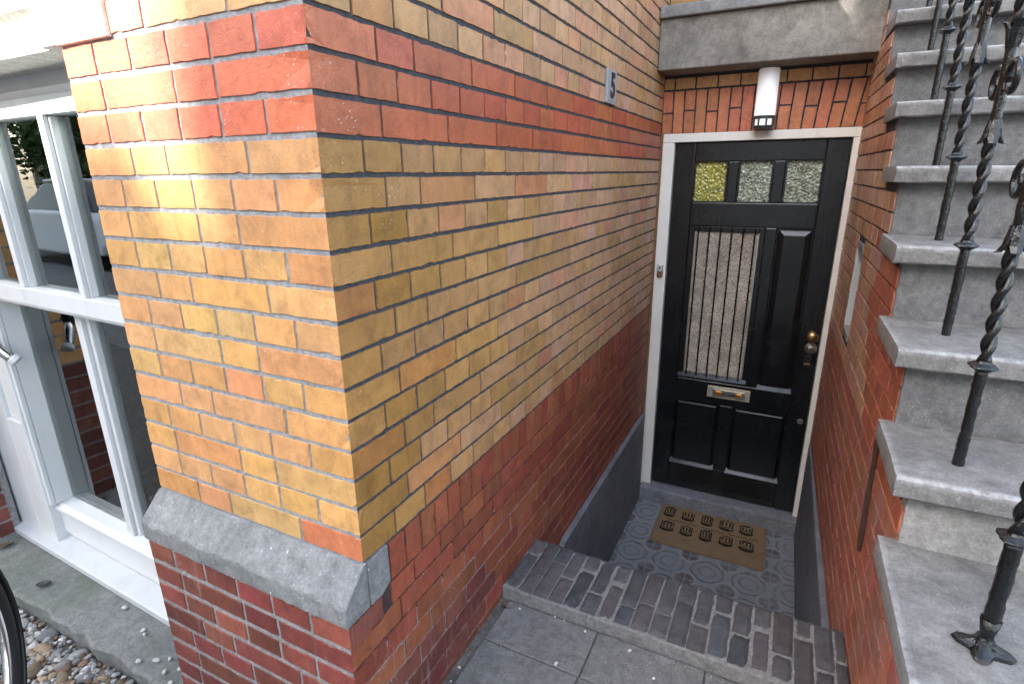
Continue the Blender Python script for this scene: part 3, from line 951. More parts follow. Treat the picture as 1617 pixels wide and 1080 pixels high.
# ------------------------------------------------------------------ door, frame and fittings
fr = tag(empty('door_frame'), 'cream painted door frame around the black door', 'door frame')
b = MB(); b.box(0.013, 0.0745, D - 0.004, D + 0.075, -2.17, -0.0975); b.build('jamb', MT['cream'], fr, bevel=0.003)
b = MB(); b.box(0.8965, 0.941, D - 0.004, D + 0.075, -2.17, -0.0975); b.build('jamb', MT['cream'], fr, bevel=0.003)
b = MB(); b.box(0.013, 0.941, D - 0.0045, D + 0.075, -0.097, -0.053); b.build('head', MT['cream'], fr, bevel=0.003)

thr = MB(); thr.box(0.022, 0.945, 2.425, 2.60, -2.255, -2.156)
tag(thr.build('threshold', MT['bluestone_dark'], bevel=0.008), 'blue grey stone threshold under the black door', 'threshold')

door = tag(empty('front_door'), 'glossy black panelled front door with small lights and a barred window', 'door')
F = 2.510                                          # face of the stiles
bk = 2.552
leaf = MB()
leaf.box(0.077, 0.182, F, bk, -2.15, -0.10)
leaf.box(0.793, 0.894, F, bk, -2.15, -0.10)
leaf.box(0.182, 0.793, F + 0.0005, bk, -0.197, -0.10)
leaf.box(0.182, 0.793, F + 0.0005, bk, -0.530, -0.405)
leaf.box(0.353, 0.405, F + 0.001, bk, -0.405, -0.197)
leaf.box(0.570, 0.624, F + 0.001, bk, -0.405, -0.197)
leaf.box(0.566, 0.622, F + 0.0008, bk, -1.418, -0.530)
leaf.box(0.182, 0.793, F + 0.0005, bk, -1.556, -1.418)
leaf.box(0.437, 0.510, F + 0.001, bk, -1.978, -1.556)
leaf.box(0.182, 0.793, F + 0.0005, bk, -2.15, -1.978)
leaf.build('leaf', MT['door'], door, bevel=0.0045)
def raised(x0, x1, z0, z1, e=0.036, dy=0.016):
    b = MB()
    yb_ = F + 0.018; yt = F + 0.003
    o = [(x0, yb_, z0), (x1, yb_, z0), (x1, yb_, z1), (x0, yb_, z1)]
    o2 = [(x0 + .006, yb_, z0 + .006), (x1 - .006, yb_, z0 + .006), (x1 - .006, yb_, z1 - .006), (x0 + .006, yb_, z1 - .006)]
    i_ = [(x0 + e, yt, z0 + e), (x1 - e, yt, z0 + e), (x1 - e, yt, z1 - e), (x0 + e, yt, z1 - e)]
    bb = [(x, bk - 0.002, z) for (x, y, z) in o]
    b.add(o + o2 + i_ + bb, [(0, 1, 5, 4), (1, 2, 6, 5), (2, 3, 7, 6), (3, 0, 4, 7), (4, 5, 9, 8), (5, 6, 10, 9), (6, 7, 11, 10), (7, 4, 8, 11), (8, 9, 10, 11), (12, 15, 14, 13),
          (0, 12, 13, 1), (1, 13, 14, 2), (2, 14, 15, 3), (3, 15, 12, 0)])
    return b.build('panel', MT['door'], door, bevel=0.0015)
raised(0.622, 0.793, -1.418, -0.530)
raised(0.182, 0.437, -1.978, -1.556, 0.020, 0.016)
raised(0.510, 0.793, -1.978, -1.556, 0.020, 0.016)
for (x0, x1, z0, z1) in ((0.622, 0.793, -1.418, -0.530), (0.182, 0.437, -1.978, -1.556), (0.510, 0.793, -1.978, -1.556)):
    b = MB()                                       # sloping bolection along the bottom of each panel
    b.prism([(F - 0.006, z0 - 0.004), (F + 0.017, z0 + 0.020), (F + 0.017, z0 - 0.004)], 0, x0 - 0.006, x1 + 0.004)
    b.build('weather_moulding', MT['door'], door, bevel=0.001)
def light(x0, x1, z0, z1, m):
    b = MB(); b.box(x0 - 0.004, x1 + 0.004, F + 0.022, F + 0.026, z0 - 0.004, z1 + 0.004); p_ = b.build('pane', m, door)
    b = MB()
    for a in ((x0, x0 + 0.009), (x1 - 0.009, x1)):
        b.box(a[0], a[1], F + 0.010, F + 0.0215, z0 + 0.0275, z1 - 0.0275)
    b.box(x0, x1, F + 0.012, F + 0.0213, z0, z0 + 0.007)
    b.build('glazing_bead', MT['door'], p_, bevel=0.001)
    b = MB()                                       # notched corners
    for (xa, sx) in ((x0, 1), (x1, -1)):
        for (za, sz) in ((z0, 1), (z1, -1)):
            b.prism([(xa, za), (xa + sx * 0.012, za), (xa + sx * 0.012, za + sz * 0.008), (xa, za + sz * 0.026)], 1, F + 0.003, F + 0.021)
    b.build('corner_fillet', MT['door'], p_)
light(0.182, 0.353, -0.405, -0.197, MT['obscured_glow'])
light(0.405, 0.570, -0.405, -0.197, MT['obscured'])
light(0.624, 0.793, -0.405, -0.197, MT['obscured'])
b = MB(); b.box(0.205, 0.548, F + 0.022, F + 0.028, -1.40, -0.55); big = b.build('pane', MT['obscured_big'], door)
b = MB()
b.box(0.182, 0.212, F + 0.012, bk, -1.418, -0.530); b.box(0.541, 0.566, F + 0.012, bk, -1.418, -0.530)
b.box(0.212, 0.541, F + 0.012, bk, -0.560, -0.530); b.box(0.212, 0.541, F + 0.012, bk, -1.418, -1.390)
b.build('inner_frame', MT['door'], door, bevel=0.002)
b = MB()
for (xa, xb) in ((0.2125, 0.2185), (0.535, 0.5405)):
    b.box(xa, xb, F + 0.0165, F + 0.0215, -1.389, -0.561)
b.box(0.2185, 0.535, F + 0.0165, F + 0.0215, -1.389, -1.379)
b.build('silver_bead', MT['steel'], big)
gr = MB()
gr.prism([(F - 0.010, -1.412), (F - 0.010, -1.402), (F + 0.010, -1.384), (F + 0.010, -1.412)], 0, 0.183, 0.564)
gr.box(0.186, 0.562, F + 0.002, F + 0.010, -0.541, -0.532)
grille = gr.build('grille_rail', MT['door'], door, bevel=0.001)
for k in range(6):
    x = 0.232 + k * 0.0575
    b = MB(); b.tube([(x, F + 0.001, -1.40), (x, F + 0.001, -0.533)], 0.0042, seg=8); b.build('bar', MT['iron'], grille)
# letter plate
lp = MB(); lp.box(0.362, 0.594, F - 0.005, F + 0.0004, -1.511, -1.441)
lpo = lp.build('letter_plate', MT['letter_plate'], door, bevel=0.002)
b = MB(); b.box(0.392, 0.566, F - 0.009, F - 0.0055, -1.499, -1.456); fl = b.build('flap', MT['steel'], lpo, bevel=0.002)
for xx in (0.408, 0.518):
    b = MB(); b.box(xx, xx + 0.034, F - 0.014, F - 0.0095, -1.489, -1.466); b.build('button_or_glint', MT['brass_glint'], lpo, bevel=0.005)  # orange pieces standing in for reflections on the brass plate
b = MB(); b.prism([(0.444, -1.488), (0.454, -1.484), (0.506, -1.484), (0.516, -1.488), (0.516, -1.468), (0.506, -1.472), (0.454, -1.472), (0.444, -1.468)], 1, F - 0.0125, F - 0.0095); b.build('black_label', MT['dark_grey'], lpo, bevel=0.0015)  # black label between the two orange reflections
# knob and locks
b = MB(); b.lathe([(0.026, 0.0), (0.026, -0.004), (0.012, -0.008), (0.011, -0.022), (0.020, -0.028), (0.029, -0.036), (0.030, -0.044), (0.026, -0.051), (0.014, -0.056)], 0.8545, F, -1.080, axis='y', seg=24)
b.build('knob', MT['brass'], door, smooth=True)
b = MB(); b.lathe([(0.031, 0.0), (0.031, -0.004), (0.028, -0.008), (0.019, -0.010), (0.018, -0.016), (0.013, -0.018)], 0.857, F, -1.150, axis='y', seg=24)
cyl = b.build('cylinder_lock', MT['steel'], door, smooth=True)
b = MB(); b.box(0.8555, 0.8585, F - 0.0195, F - 0.0178, -1.157, -1.143); b.build('keyhole', MT['black'], cyl)
b = MB(); b.box(0.832, 0.868, F - 0.003, F + 0.0005, -1.262, -1.188); esc = b.build('lock_plate', MT['black'], door, bevel=0.002)
b = MB(); b.prism([(0.836, -1.238), (0.847, -1.234), (0.864, -1.236), (0.862, -1.245), (0.85, -1.242), (0.838, -1.246)], 1, F - 0.010, F - 0.003); b.build('lever', MT['brass'], esc, bevel=0.001)
b = MB(); b.lathe([(0.016, 0.0), (0.016, -0.003), (0.010, -0.004)], 0.862, F, -1.574, axis='y', seg=20); lk = b.build('lower_lock', MT['steel'], door)
lk.scale = (1, 1, 1)
# hinge-side and hallway behind the door (dark)
# doorbell
db = tag(empty('doorbell'), 'small doorbell push with brass lower half on the left door jamb', 'doorbell')
b = MB(); b.box(0.030, 0.062, D - 0.016, D - 0.0042, -0.822, -0.748); b.build('case', MT['steel'], db, bevel=0.003)
b = MB(); b.box(0.033, 0.059, D - 0.0185, D - 0.0162, -0.783, -0.751); b.build('plate', MT['white'], db, bevel=0.001)
b = MB(); b.box(0.033, 0.059, D - 0.0185, D - 0.0162, -0.819, -0.786); b.build('name_plate', MT['brass'], db, bevel=0.001)
b = MB(); b.lathe([(0.006, 0), (0.006, -0.004), (0.004, -0.005)], 0.046, D - 0.0185, -0.765, axis='y', seg=14); b.build('button_or_glint', MT['black'], db)

# wall lamp
wl = tag(empty('wall_lamp'), 'white tubular wall lamp lit above the black door', 'wall lamp')
cx, cy = 0.502, 2.437
b = MB(); b.box(0.462, 0.542, 2.470, D - 0.0005, -0.025, 0.205); b.build('back_plate', MT['dark_grey'], wl, bevel=0.003)
b = MB(); b.lathe([(0.020, 0.220), (0.044, 0.218), (0.047, 0.213), (0.047, 0.012), (0.044, 0.010)], cx, cy, 0, seg=32); b.build('shade', MT['opal'], wl, smooth=False)
b = MB(); b.lathe([(0.046, 0.0095), (0.0505, 0.009), (0.0505, -0.004), (0.046, -0.005)], cx, cy, 0, seg=32); b.build('collar', MT['dark_grey'], wl, bevel=0.001)
b = MB(); b.lathe([(0.040, -0.005), (0.040, -0.036), (0.034, -0.040)], cx, cy, 0, seg=32); b.build('sensor', MT['opal'], wl)
b = MB()
for q in range(8):
    a = q * math.pi / 4 + 0.3
    b.tube([(cx + math.cos(a) * 0.0455, cy + math.sin(a) * 0.0455, -0.004), (cx + math.cos(a) * 0.045, cy + math.sin(a) * 0.045, -0.036)], 0.0045, seg=6)
b.lathe([(0.047, -0.034), (0.048, -0.038), (0.044, -0.047), (0.020, -0.050)], cx, cy, 0, seg=32)
b.build('cage', MT['dark_grey'], wl)

# house number
hn = tag(empty('house_number'), 'small grey enamel plaque with the number 5 on the yellow brick wall', 'house number')
b = MB(); b.box(-0.001, 0.010, 1.462, 1.582, 0.004, 0.124); b.build('plaque', MT['plaque'], hn, bevel=0.003)
b = MB(); b.box(0.0103, 0.0118, 1.470, 1.574, 0.012, 0.116); b.build('enamel', MT['enamel'], hn, bevel=0.001)
cu = bpy.data.curves.new('numeral', 'FONT'); cu.body = '5'; cu.size = 0.118; cu.align_x = 'CENTER'; cu.align_y = 'CENTER'; cu.extrude = 0.001; cu.offset = 0.0035
tx = bpy.data.objects.new('numeral', cu); col.objects.link(tx)
bpy.context.view_layer.update()
nm = bpy.data.meshes.new_from_object(tx.evaluated_get(bpy.context.evaluated_depsgraph_get()))
bpy.data.objects.remove(tx)
nm.materials.clear(); nm.materials.append(MT['plaque_ink'])
num = bpy.data.objects.new('numeral', nm); col.objects.link(num)
num.rotation_euler = (R(90), 0, R(90)); num.location = (0.0132, 1.522, 0.064); num.parent = hn

# ------------------------------------------------------------------ ground, steps, mat
# grit base and paving slabs
b = MB()
b.box(-0.02, 0.97, -0.40, 0.60, -1.75, -1.536)
tag(b.build('passage_ground', MT['grit']), kind='structure')
b = MB()
def slab(x0, x1, y0, y1, dz=0.0):
    b.box(x0 + 0.0018, x1 - 0.0018, y0 + 0.0018, y1 - 0.0018, -1.60, -1.529 + dz)
ys = [0.577, 0.409, 0.109, -0.191, -0.391]
for r_ in range(len(ys) - 1):
    xs_ = [0.028, 0.32, 0.62, 0.92] if r_ % 2 == 0 else [0.028, 0.318, 0.470, 0.77, 0.93]
    for a, c in zip(xs_[:-1], xs_[1:]):
        slab(a, c, ys[r_ + 1], ys[r_], rnd.uniform(-0.002, 0.002))
tag(b.build('pavement', MT['concrete'], bevel=0.004), kind='structure')

bs = tag(empty('brick_step'), 'step edged with worn dark brown paving bricks across the passage', 'brick step')
b = MB()
x = 0.0
k = 0
def pbrick(x0, x1, y0, y1):
    j = rnd.uniform(0.82, 1.15); h = rnd.random()
    c = (0.105, 0.096, 0.096) if h < 0.6 else (0.118, 0.098, 0.095) if h < 0.8 else (0.088, 0.086, 0.09)
    c = (c[0] * j * 0.72, c[1] * j * 0.78, c[2] * j * 0.83)
    z1 = -1.486 + rnd.uniform(-0.003, 0.003)
    n0 = 5
    # rounded worn brick: grid top
    vs = []; fs = []
    nx_, ny_ = 5, max(5, int((y1 - y0) / 0.02))
    for i in range(nx_ + 1):
        for q in range(ny_ + 1):
            a = i / nx_; e = q / ny_
            ed = min(a, 1 - a) * (x1 - x0); fd = min(e, 1 - e) * (y1 - y0)
            m = min(ed, fd)
            dz = -0.0045 * max(0, 1 - m / 0.007) ** 2
            vs.append((x0 + (x1 - x0) * a + rnd.gauss(0, 0.0006), y0 + (y1 - y0) * e + rnd.gauss(0, 0.0006), z1 + dz + rnd.gauss(0, 0.0005)))
    for i in range(nx_):
        for q in range(ny_):
            A = i * (ny_ + 1) + q
            fs.append((A, A + ny_ + 1, A + ny_ + 2, A + 1))
    b.add(vs, fs, (*c, 1))
    b.box(x0, x1, y0, y1, z1 - 0.06, z1 - 0.0062, (*c, 1))
while x < 0.95:
    w = rnd.uniform(0.048, 0.054)
    x1 = min(x + w, 0.956)
    y0, y1 = 0.59 + rnd.uniform(-0.003, 0.003), 0.838 + rnd.uniform(-0.005, 0.005)
    cut = (0.59 + 0.085) if k % 2 else (0.59 + 0.165)
    if k % 5 == 3: cut = 0.59 + 0.12
    cut += rnd.uniform(-0.012, 0.012)
    pbrick(x + 0.0018, x1 - 0.0018, y0, cut - 0.002)
    pbrick(x + 0.0018, x1 - 0.0018, cut + 0.002, y1)
    x = x1; k += 1
b.build('edging_bricks', MT['paving_brick'], bs)
b = MB()
b.box(0.0, 0.955, 0.582, 0.832, -2.3, -1.4905, (0.21, 0.205, 0.20, 1))
b.build('mortar_bed', MT['mortar'], bs, bevel=0.004)
b = MB()
b.box(0.0, 0.95, 0.834, 1.05, -2.3, -1.69); b.box(0.0, 0.95, 1.052, 1.27, -2.3, -1.88); b.box(0.0, 0.95, 1.272, 1.49, -2.3, -2.07)
b.build('lower_steps', MT['bluestone_dark'], bs, bevel=0.005)
b = MB(); b.box(-0.02, 0.98, 1.49, 2.43, -2.32, -2.25)
tag(b.build('tiled_floor', MT['tile']), kind='structure')

mat = tag(empty('doormat', (0, 0, 0)), 'brown coir doormat printed with two rows of small dark canal houses', 'doormat')
b = MB()
nx_, ny_ = 40, 26
x0, x1, y0, y1 = 0.178, 0.776, 2.03, 2.418
vs = []; fs = []
for i in range(nx_ + 1):
    for q in range(ny_ + 1):
        e = 1 if i in (0, nx_) or q in (0, ny_) else 0
        vs.append((x0 + (x1 - x0) * i / nx_ + rnd.gauss(0, 0.0012), y0 + (y1 - y0) * q / ny_ + rnd.gauss(0, 0.0012), -2.234 - 0.004 * e + rnd.gauss(0, 0.0006)))
for i in range(nx_):
    for q in range(ny_):
        A = i * (ny_ + 1) + q; fs.append((A, A + ny_ + 1, A + ny_ + 2, A + 1))
b.add(vs, fs); b.box(x0 + 0.002, x1 - 0.002, y0 + 0.002, y1 - 0.002, -2.2495, -2.240)
for k in range(6500):                                # bristles
    x = rnd.uniform(x0 - 0.001, x1 + 0.001); y = rnd.uniform(y0 - 0.001, y1 + 0.001)
    a = rnd.uniform(0, 6.28); w_ = 0.0011; h_ = rnd.uniform(0.0025, 0.0055); tx_, ty_ = rnd.gauss(0, 0.003), rnd.gauss(0, 0.003)
    b.add([(x - math.cos(a) * w_, y - math.sin(a) * w_, -2.236), (x + math.cos(a) * w_, y + math.sin(a) * w_, -2.236), (x + tx_, y + ty_, -2.234 + h_ * 0.6)], [(0, 1, 2)])
b.build('coir_pile', MT['coir'], mat)
ZP = -2.2333
def flat(mb, poly):
    n_ = len(poly)
    mb.add([(x, y, ZP) for x, y in poly] + [(x, y, ZP - 0.002) for x, y in poly], [tuple(range(n_)), tuple(range(n_, 2 * n_))[::-1]] + [(i, (i + 1) % n_, n_ + (i + 1) % n_, n_ + i) for i in range(n_)])
for row, (yc, n_) in enumerate(((2.335, 5), (2.185, 5))):
    for k in range(n_):
        b = MB()
        xc = 0.236 + k * 0.108 + row * 0.012
        w = 0.034 + rnd.uniform(-0.003, 0.004); t_ = 0.007
        hgt = 0.092 + rnd.uniform(-0.006, 0.006); yb = yc - hgt / 2
        flat(b, [(xc - w, yb + .024), (xc - w + t_, yb + .024), (xc - w + t_, yb + hgt), (xc - w, yb + hgt)])
        flat(b, [(xc + w - t_, yb + .024), (xc + w, yb + .024), (xc + w, yb + hgt), (xc + w - t_, yb + hgt)])
        flat(b, [(xc - w - .008, yb + .026), (xc + w + .008, yb + .026), (xc + w - .006, yb + .008), (xc + .010, yb), (xc - .010, yb), (xc - w + .006, yb + .008)])
        kind = (k + row * 2) % 4
        for q in range(3):
            xx = xc - w + t_ + 0.005 + q * (2 * w - 2 * t_) / 3
            flat(b, [(xx, yb + .046), (xx + .009, yb + .046), (xx + .009, yb + hgt - .012), (xx + .0045, yb + hgt - (.004 if kind else .012)), (xx, yb + hgt - .012)])
        flat(b, [(xc - w + t_, yb + .034), (xc + w - t_, yb + .034), (xc + w - t_, yb + .040), (xc - w + t_, yb + .040)])
        if kind in (0, 2):
            flat(b, [(xc - w, yb + hgt + .001), (xc - w * .6, yb + hgt + .001), (xc - w * .6, yb + hgt + .009), (xc + w * .6, yb + hgt + .009), (xc + w * .6, yb + hgt + .001), (xc + w, yb + hgt + .001), (xc + w, yb + hgt - .006), (xc - w, yb + hgt - .006)])
        if kind in (1, 3):
            flat(b, [(xc - w + t_, yb + hgt), (xc, yb + hgt + .012), (xc + w - t_, yb + hgt), (xc + w - t_, yb + hgt - .006), (xc, yb + hgt + .005), (xc - w + t_, yb + hgt - .006)])
        b.build('house_print', MT['print'], mat)
for (xa, xb, yy) in ((0.225, 0.40, 2.262), (0.43, 0.56, 2.258), (0.575, 0.735, 2.262)):
    b = MB(); pts = []
    m = int((xb - xa) / 0.004)
    for i in range(m + 1):
        x = xa + (xb - xa) * i / m
        pts.append((x + 0.004 * math.sin(i * 1.35), yy + 0.007 * math.sin(i * 0.9) + 0.005 * math.sin(i * 0.37 + 1), ZP))
    b.tube(pts, 0.0018, seg=5)
    b.build('script_print', MT['print'], mat)

# ------------------------------------------------------------------ white window at the left
W0 = Vector((-0.65, 0.10, 0))
TT = 0.03
def wxf(x, y, z):
    """window frame of reference: x along the wall, y = depth from its front plane"""
    return (x, 0.10 - TT * (x + 0.65) + y, z)
def wbox(mb, x0, x1, y0, y1, z0, z1): mb.box(x0, x1, y0, y1, z0, z1, xf=wxf)
def wprism(mb, prof, x0, x1):
    n_ = len(prof)
    vs = [wxf(x0, p[0], p[1]) for p in prof] + [wxf(x1, p[0], p[1]) for p in prof]
    mb.add(vs, [tuple(range(n_))[::-1], tuple(range(n_, 2 * n_))] + [(i, (i + 1) % n_, n_ + (i + 1) % n_, n_ + i) for i in range(n_)])
win = tag(empty('sash_window'), 'tall white painted sash window beside the yellow brick pier', 'window')
XL, XR = -1.985, -0.652
b = MB()
wbox(b, XL, XR, 0.012, 0.16, -0.037, 0.010)
wprism(b, [(0.0, -0.095), (0.0, -0.052), (-0.012, -0.040), (-0.012, -0.0375), (0.14, -0.0375), (0.14, -0.095)], XL, XR)
b.build('head', MT['white'], win, bevel=0.003)
b = MB()
wbox(b, XL, -1.80, 0.0, 0.16, -1.60, -0.096)
wbox(b, -1.69, -1.672, 0.0, 0.16, -1.60, -0.096)
wbox(b, -1.80, -1.69, 0.0, 0.16, -1.60, -1.08)
wbox(b, -1.80, -1.69, 0.012, 0.16, -1.079, -0.096)
b.build('sash_box', MT['white'], win, bevel=0.003)
us = MB()
wbox(us, -1.671, -1.62, 0.002, 0.045, -0.56, -0.096)
for xm in (-1.3815, -1.0315, -0.69):
    wprism_pts = None
    vs = []
    wbox(us, xm - 0.014, xm + 0.014, 0.0, 0.012, -0.56, -0.096)
    wbox(us, xm - 0.009, xm + 0.022, 0.012, 0.042, -0.56, -0.096)
wbox(us, -1.671, XR, -0.004, 0.062, -0.612, -0.560)
wbox(us, -1.671, XR, 0.004, 0.058, -0.622, -0.6125)
us_o = us.build('upper_sash', MT['white'], win, bevel=0.002)
for xa, xb in ((-1.62, -1.3905), (-1.3595, -1.0405), (-1.0095, -0.699)):
    g = MB(); wbox(g, xa - 0.004, xb + 0.004, 0.030, 0.033, -0.562, -0.094)
    g.build('pane', MT['glass'], us_o)
ls = MB()
wbox(ls, -1.671, -1.652, 0.006, 0.02, -1.41, -0.622)
wbox(ls, -1.72, -1.653, 0.021, 0.10, -1.41, -0.622)
wbox(ls, -1.224, -1.188, 0.046, 0.058, -1.41, -0.622)
wbox(ls, -1.216, -1.168, 0.058, 0.092, -1.41, -0.622)
wprism(ls, [(0.100, -1.556), (0.036, -1.556), (0.030, -1.535), (0.032, -1.455), (0.020, -1.440), (0.020, -1.428), (0.034, -1.412), (0.100, -1.408)], -1.72, XR)
ls_o = ls.build('lower_sash', MT['white'], win, bevel=0.002)
for xa, xb in ((-1.653, -1.225), (-1.187, XR - 0.002)):
    g = MB(); wbox(g, xa - 0.0, xb + 0.0, 0.076, 0.079, -1.412, -0.62)
    g.build('pane', MT['glass'], ls_o)
b = MB()
wprism(b, [(-0.032, -1.603), (-0.032, -1.578), (0.055, -1.557), (0.12, -1.557), (0.12, -1.603)], -1.97, XR)
b.build('sill', MT['white_sill'], win, bevel=0.003)
h = MB()
h.tube([wxf(-1.640, -0.045, -0.738), wxf(-1.615, -0.03, -0.772), wxf(-1.592, -0.012, -0.808), wxf(-1.583, 0.0, -0.822)], [0.016, 0.016, 0.015, 0.014], seg=14)
h_o = h.build('handle', MT['chrome'], win, smooth=True)
h = MB(); h.lathe([(0.004, -0.026), (0.019, -0.018), (0.026, 0.0), (0.019, 0.018), (0.004, 0.026)], *wxf(-1.645, -0.05, -0.732), seg=16); h.build('knob', MT['black'], h_o, smooth=True)
h = MB(); h.tube([wxf(-1.588, -0.006, -0.815), wxf(-1.578, 0.004, -0.829)], 0.020, seg=14); h.build('ring', MT['white'], h_o, bevel=0.004)

# stone lintel over the window, bearing on the pier
wlin = MB()
prof = [(0.006, 0.0), (0.006, 0.012), (0.016, 0.018), (0.016, 0.028), (0.004, 0.034), (0.004, 0.045), (0.014, 0.050), (0.014, 0.058), (-0.012, 0.075), (-0.012, 0.24), (0.60, 0.24), (0.60, 0.0)]
wlin.prism(prof, 0, -2.6, -0.705)
wlin.prism([(-0.008, 0.001), (-0.008, 0.2405), (0.0035, 0.2405), (0.0035, 0.001)], 0, -0.649, -0.479)
wlin.prism([(-0.0125, 0.0008), (-0.0125, 0.2402), (0.60, 0.2402), (0.60, 0.0008)], 0, -0.7045, -0.6505)
tag(wlin.build('stone_lintel', MT['white_stone'], bevel=0.002), 'sunlit white stone lintel with grooves above the white window', 'stone lintel')

b = MB()
vs = []; fs = []
nx_ = 40
for i in range(nx_ + 1):
    x = -2.3 + (2.3 - 0.652) * i / nx_
    e = rnd.gauss(0, 0.004)
    for (y, z) in ((0.12, -1.604), (-0.055 + e, -1.604), (-0.064 + e + rnd.gauss(0, .002), -1.612), (-0.062 + e, -1.645), (-0.05, -1.75), (0.12, -1.75)):
        vs.append((x, y, z + rnd.gauss(0, 0.0008)))
for i in range(nx_):
    for q in range(6):
        fs.append((i * 6 + q, i * 6 + (q + 1) % 6, i * 6 + 6 + (q + 1) % 6, i * 6 + 6 + q))
fs.append(tuple(range(6))); fs.append(tuple(nx_ * 6 + q for q in range(6))[::-1])
b.add(vs, fs)
tag(b.build('stone_ledge', MT['ledge']), 'mossy grey stone ledge below the white window beside the gravel', 'stone ledge')

# far pier left of the window
pr_ = tag(empty('brick_pier'), 'dark red brick pier beyond the white window at the far left edge', 'brick pier')
b = MB()
mp = lambda u, z, d: (-1.95 - d, -0.05 + u, z)
mpf = lambda u, z, d: (-1.95 - u, -0.05 + d, z)
lay(b, mp, range(-24, 27), side_pattern, 0.0, 0.16, lambda i, u, z: darkred() if z < -1.0 else yellow())
lay(b, mpf, range(-24, 27), front_pattern, 0.0, 0.65, lambda i, u, z: darkred() if z < -1.0 else yellow())
b.build('brickwork', MT['brick_low_front'], pr_)
b = MB(); b.box(-2.6, -1.954, -0.046, 0.13, -1.75, -0.001, MORT_PF); b.build('mortar', MT['mortar'], pr_)
b = MB(); b.box(-2.6, -1.9865, 0.131, 0.5, -1.75, 1.46, MORT_F); b.box(-1.986, -0.648, 0.25, 0.6, 0.2405, 1.46, MORT_F); b.build('backing', MT['mortar'], pr_)

# room behind the window
b = MB()
b.box(-2.7, -0.65, 3.0, 3.1, -2.2, 0.3); b.box(-2.7, -2.6, 0.5, 3.0, -2.2, 0.3); b.box(-2.6, -0.65, 0.27, 3.0, -2.2, -1.75); b.box(-2.6, -0.65, 0.6005, 3.0, 0.2, 0.3)
b.box(-1.985, -0.65, 0.255, 0.262, -1.75, -1.58)
tag(b.build('room_interior', MT['room']), kind='structure')
b = MB(); b.box(-1.98, -0.655, 0.255, 0.40, -1.50, -1.46)
tag(b.build('inner_sill', MT['white'], bevel=0.004), 'pale inner window board behind the lower panes', 'window board')
ch = tag(empty('chest_of_drawers'), 'dark wooden chest of drawers standing inside behind the lower window pane', 'chest of drawers')
b = MB(); b.box(-2.5, -1.25, 0.62, 1.1, -1.75, -0.62); b.build('carcass', MT['wood'], ch, bevel=0.004)
for r_ in range(4):
    for c_ in range(2):
        b = MB(); x0 = -2.47 + c_ * 0.62; z0 = -1.70 + r_ * 0.265
        b.box(x0, x0 + 0.58, 0.60, 0.619, z0, z0 + 0.235); dr = b.build('drawer', MT['wood'], ch, bevel=0.004)
        b = MB(); b.lathe([(0.010, 0), (0.010, -0.012), (0.020, -0.020), (0.018, -0.03), (0.008, -0.034)], x0 + 0.29, 0.60, z0 + 0.12, axis='y', seg=14); b.build('knob', MT['black'], dr)

# ------------------------------------------------------------------ gravel, pebbles, leaves
b = MB(); b.box(-6.0, -0.02, -1.3, -0.05, -1.9, -1.668, (0.07, 0.065, 0.055, 1))
tag(b.build('ground', MT['grit']), kind='structure')
import bmesh
bm = bmesh.new(); bmesh.ops.create_icosphere(bm, subdivisions=2, radius=1.0)
ICO_V = [v.co.copy() for v in bm.verts]; ICO_F = [tuple(v.index for v in f.verts) for f in bm.faces]; bm.free()
def stone(mb, x, y, z, s, c, flat_=0.6):
    ph = [rnd.uniform(0, 6.3) for _ in range(6)]
    rot = Matrix.Rotation(rnd.uniform(0, 6.3), 3, 'Z') @ Matrix.Rotation(rnd.gauss(0, 0.4), 3, 'X')
    ax = (s * rnd.uniform(0.8, 1.4), s * rnd.uniform(0.65, 1.0), s * flat_ * rnd.uniform(0.8, 1.2))
    vs = []
    for v in ICO_V:
        k = 1 + 0.13 * math.sin(3.1 * v.x + ph[0]) * math.sin(2.7 * v.y + ph[1]) + 0.10 * math.sin(4.3 * v.z + ph[2] + v.x * 2)
        p = rot @ Vector((v.x * ax[0] * k, v.y * ax[1] * k, v.z * ax[2] * k))
        vs.append((x + p.x, y + p.y, z + p.z))
    mb.add(vs, ICO_F, (*c, 1))
def gcol():
    h = rnd.random(); j = rnd.uniform(0.4, 1.25)
    c = (0.30, 0.29, 0.275) if h < 0.42 else (0.20, 0.20, 0.205) if h < 0.62 else (0.22, 0.165, 0.11) if h < 0.78 else (0.40, 0.39, 0.37) if h < 0.9 else (0.13, 0.085, 0.06)
    return tuple(min(0.7, v * j) for v in c)
b = MB()
for k in range(2600):
    x = rnd.uniform(-1.85, -0.58); y = -0.062 - abs(rnd.gauss(0, 0.16))
    if y < -0.5: continue
    s = rnd.choice((0.005, 0.006, 0.008, 0.010, 0.013)) * rnd.uniform(0.8, 1.2)
    if rnd.random() < 0.03: s = 0.026
    stone(b, x, y - s, -1.664 + rnd.uniform(0, 0.008), s, gcol())
tag(b.build('gravel', MT['pebble'], smooth=True), 'loose grey and brown gravel in front of the stone ledge', 'gravel', kind='stuff')
spots = [(-0.83, -0.02, -1.600), (-0.80, 0.0, -1.600), (-0.77, -0.035, -1.600), (-0.875, -0.045, -1.600), (-0.74, -0.01, -1.600), (-0.72, -0.05, -1.600), (-0.70, 0.012, -1.600), (-0.98, 0.03, -1.600), (-0.96, 0.022, -1.600), (-1.13, 0.06, -1.600), (-1.85, -0.02, -1.600)]
for k, (x, y, z) in enumerate(spots):
    b = MB(); stone(b, 0, 0, 0, rnd.uniform(0.006, 0.010), (0.42, 0.41, 0.39), 0.55)
    o = b.build('pebble', MT['pebble'], smooth=True); o.location = (x, y, z + 0.003)
    tag(o, 'pale pebble lying loose on the mossy stone ledge', 'pebble', 'pebbles on the stone ledge')
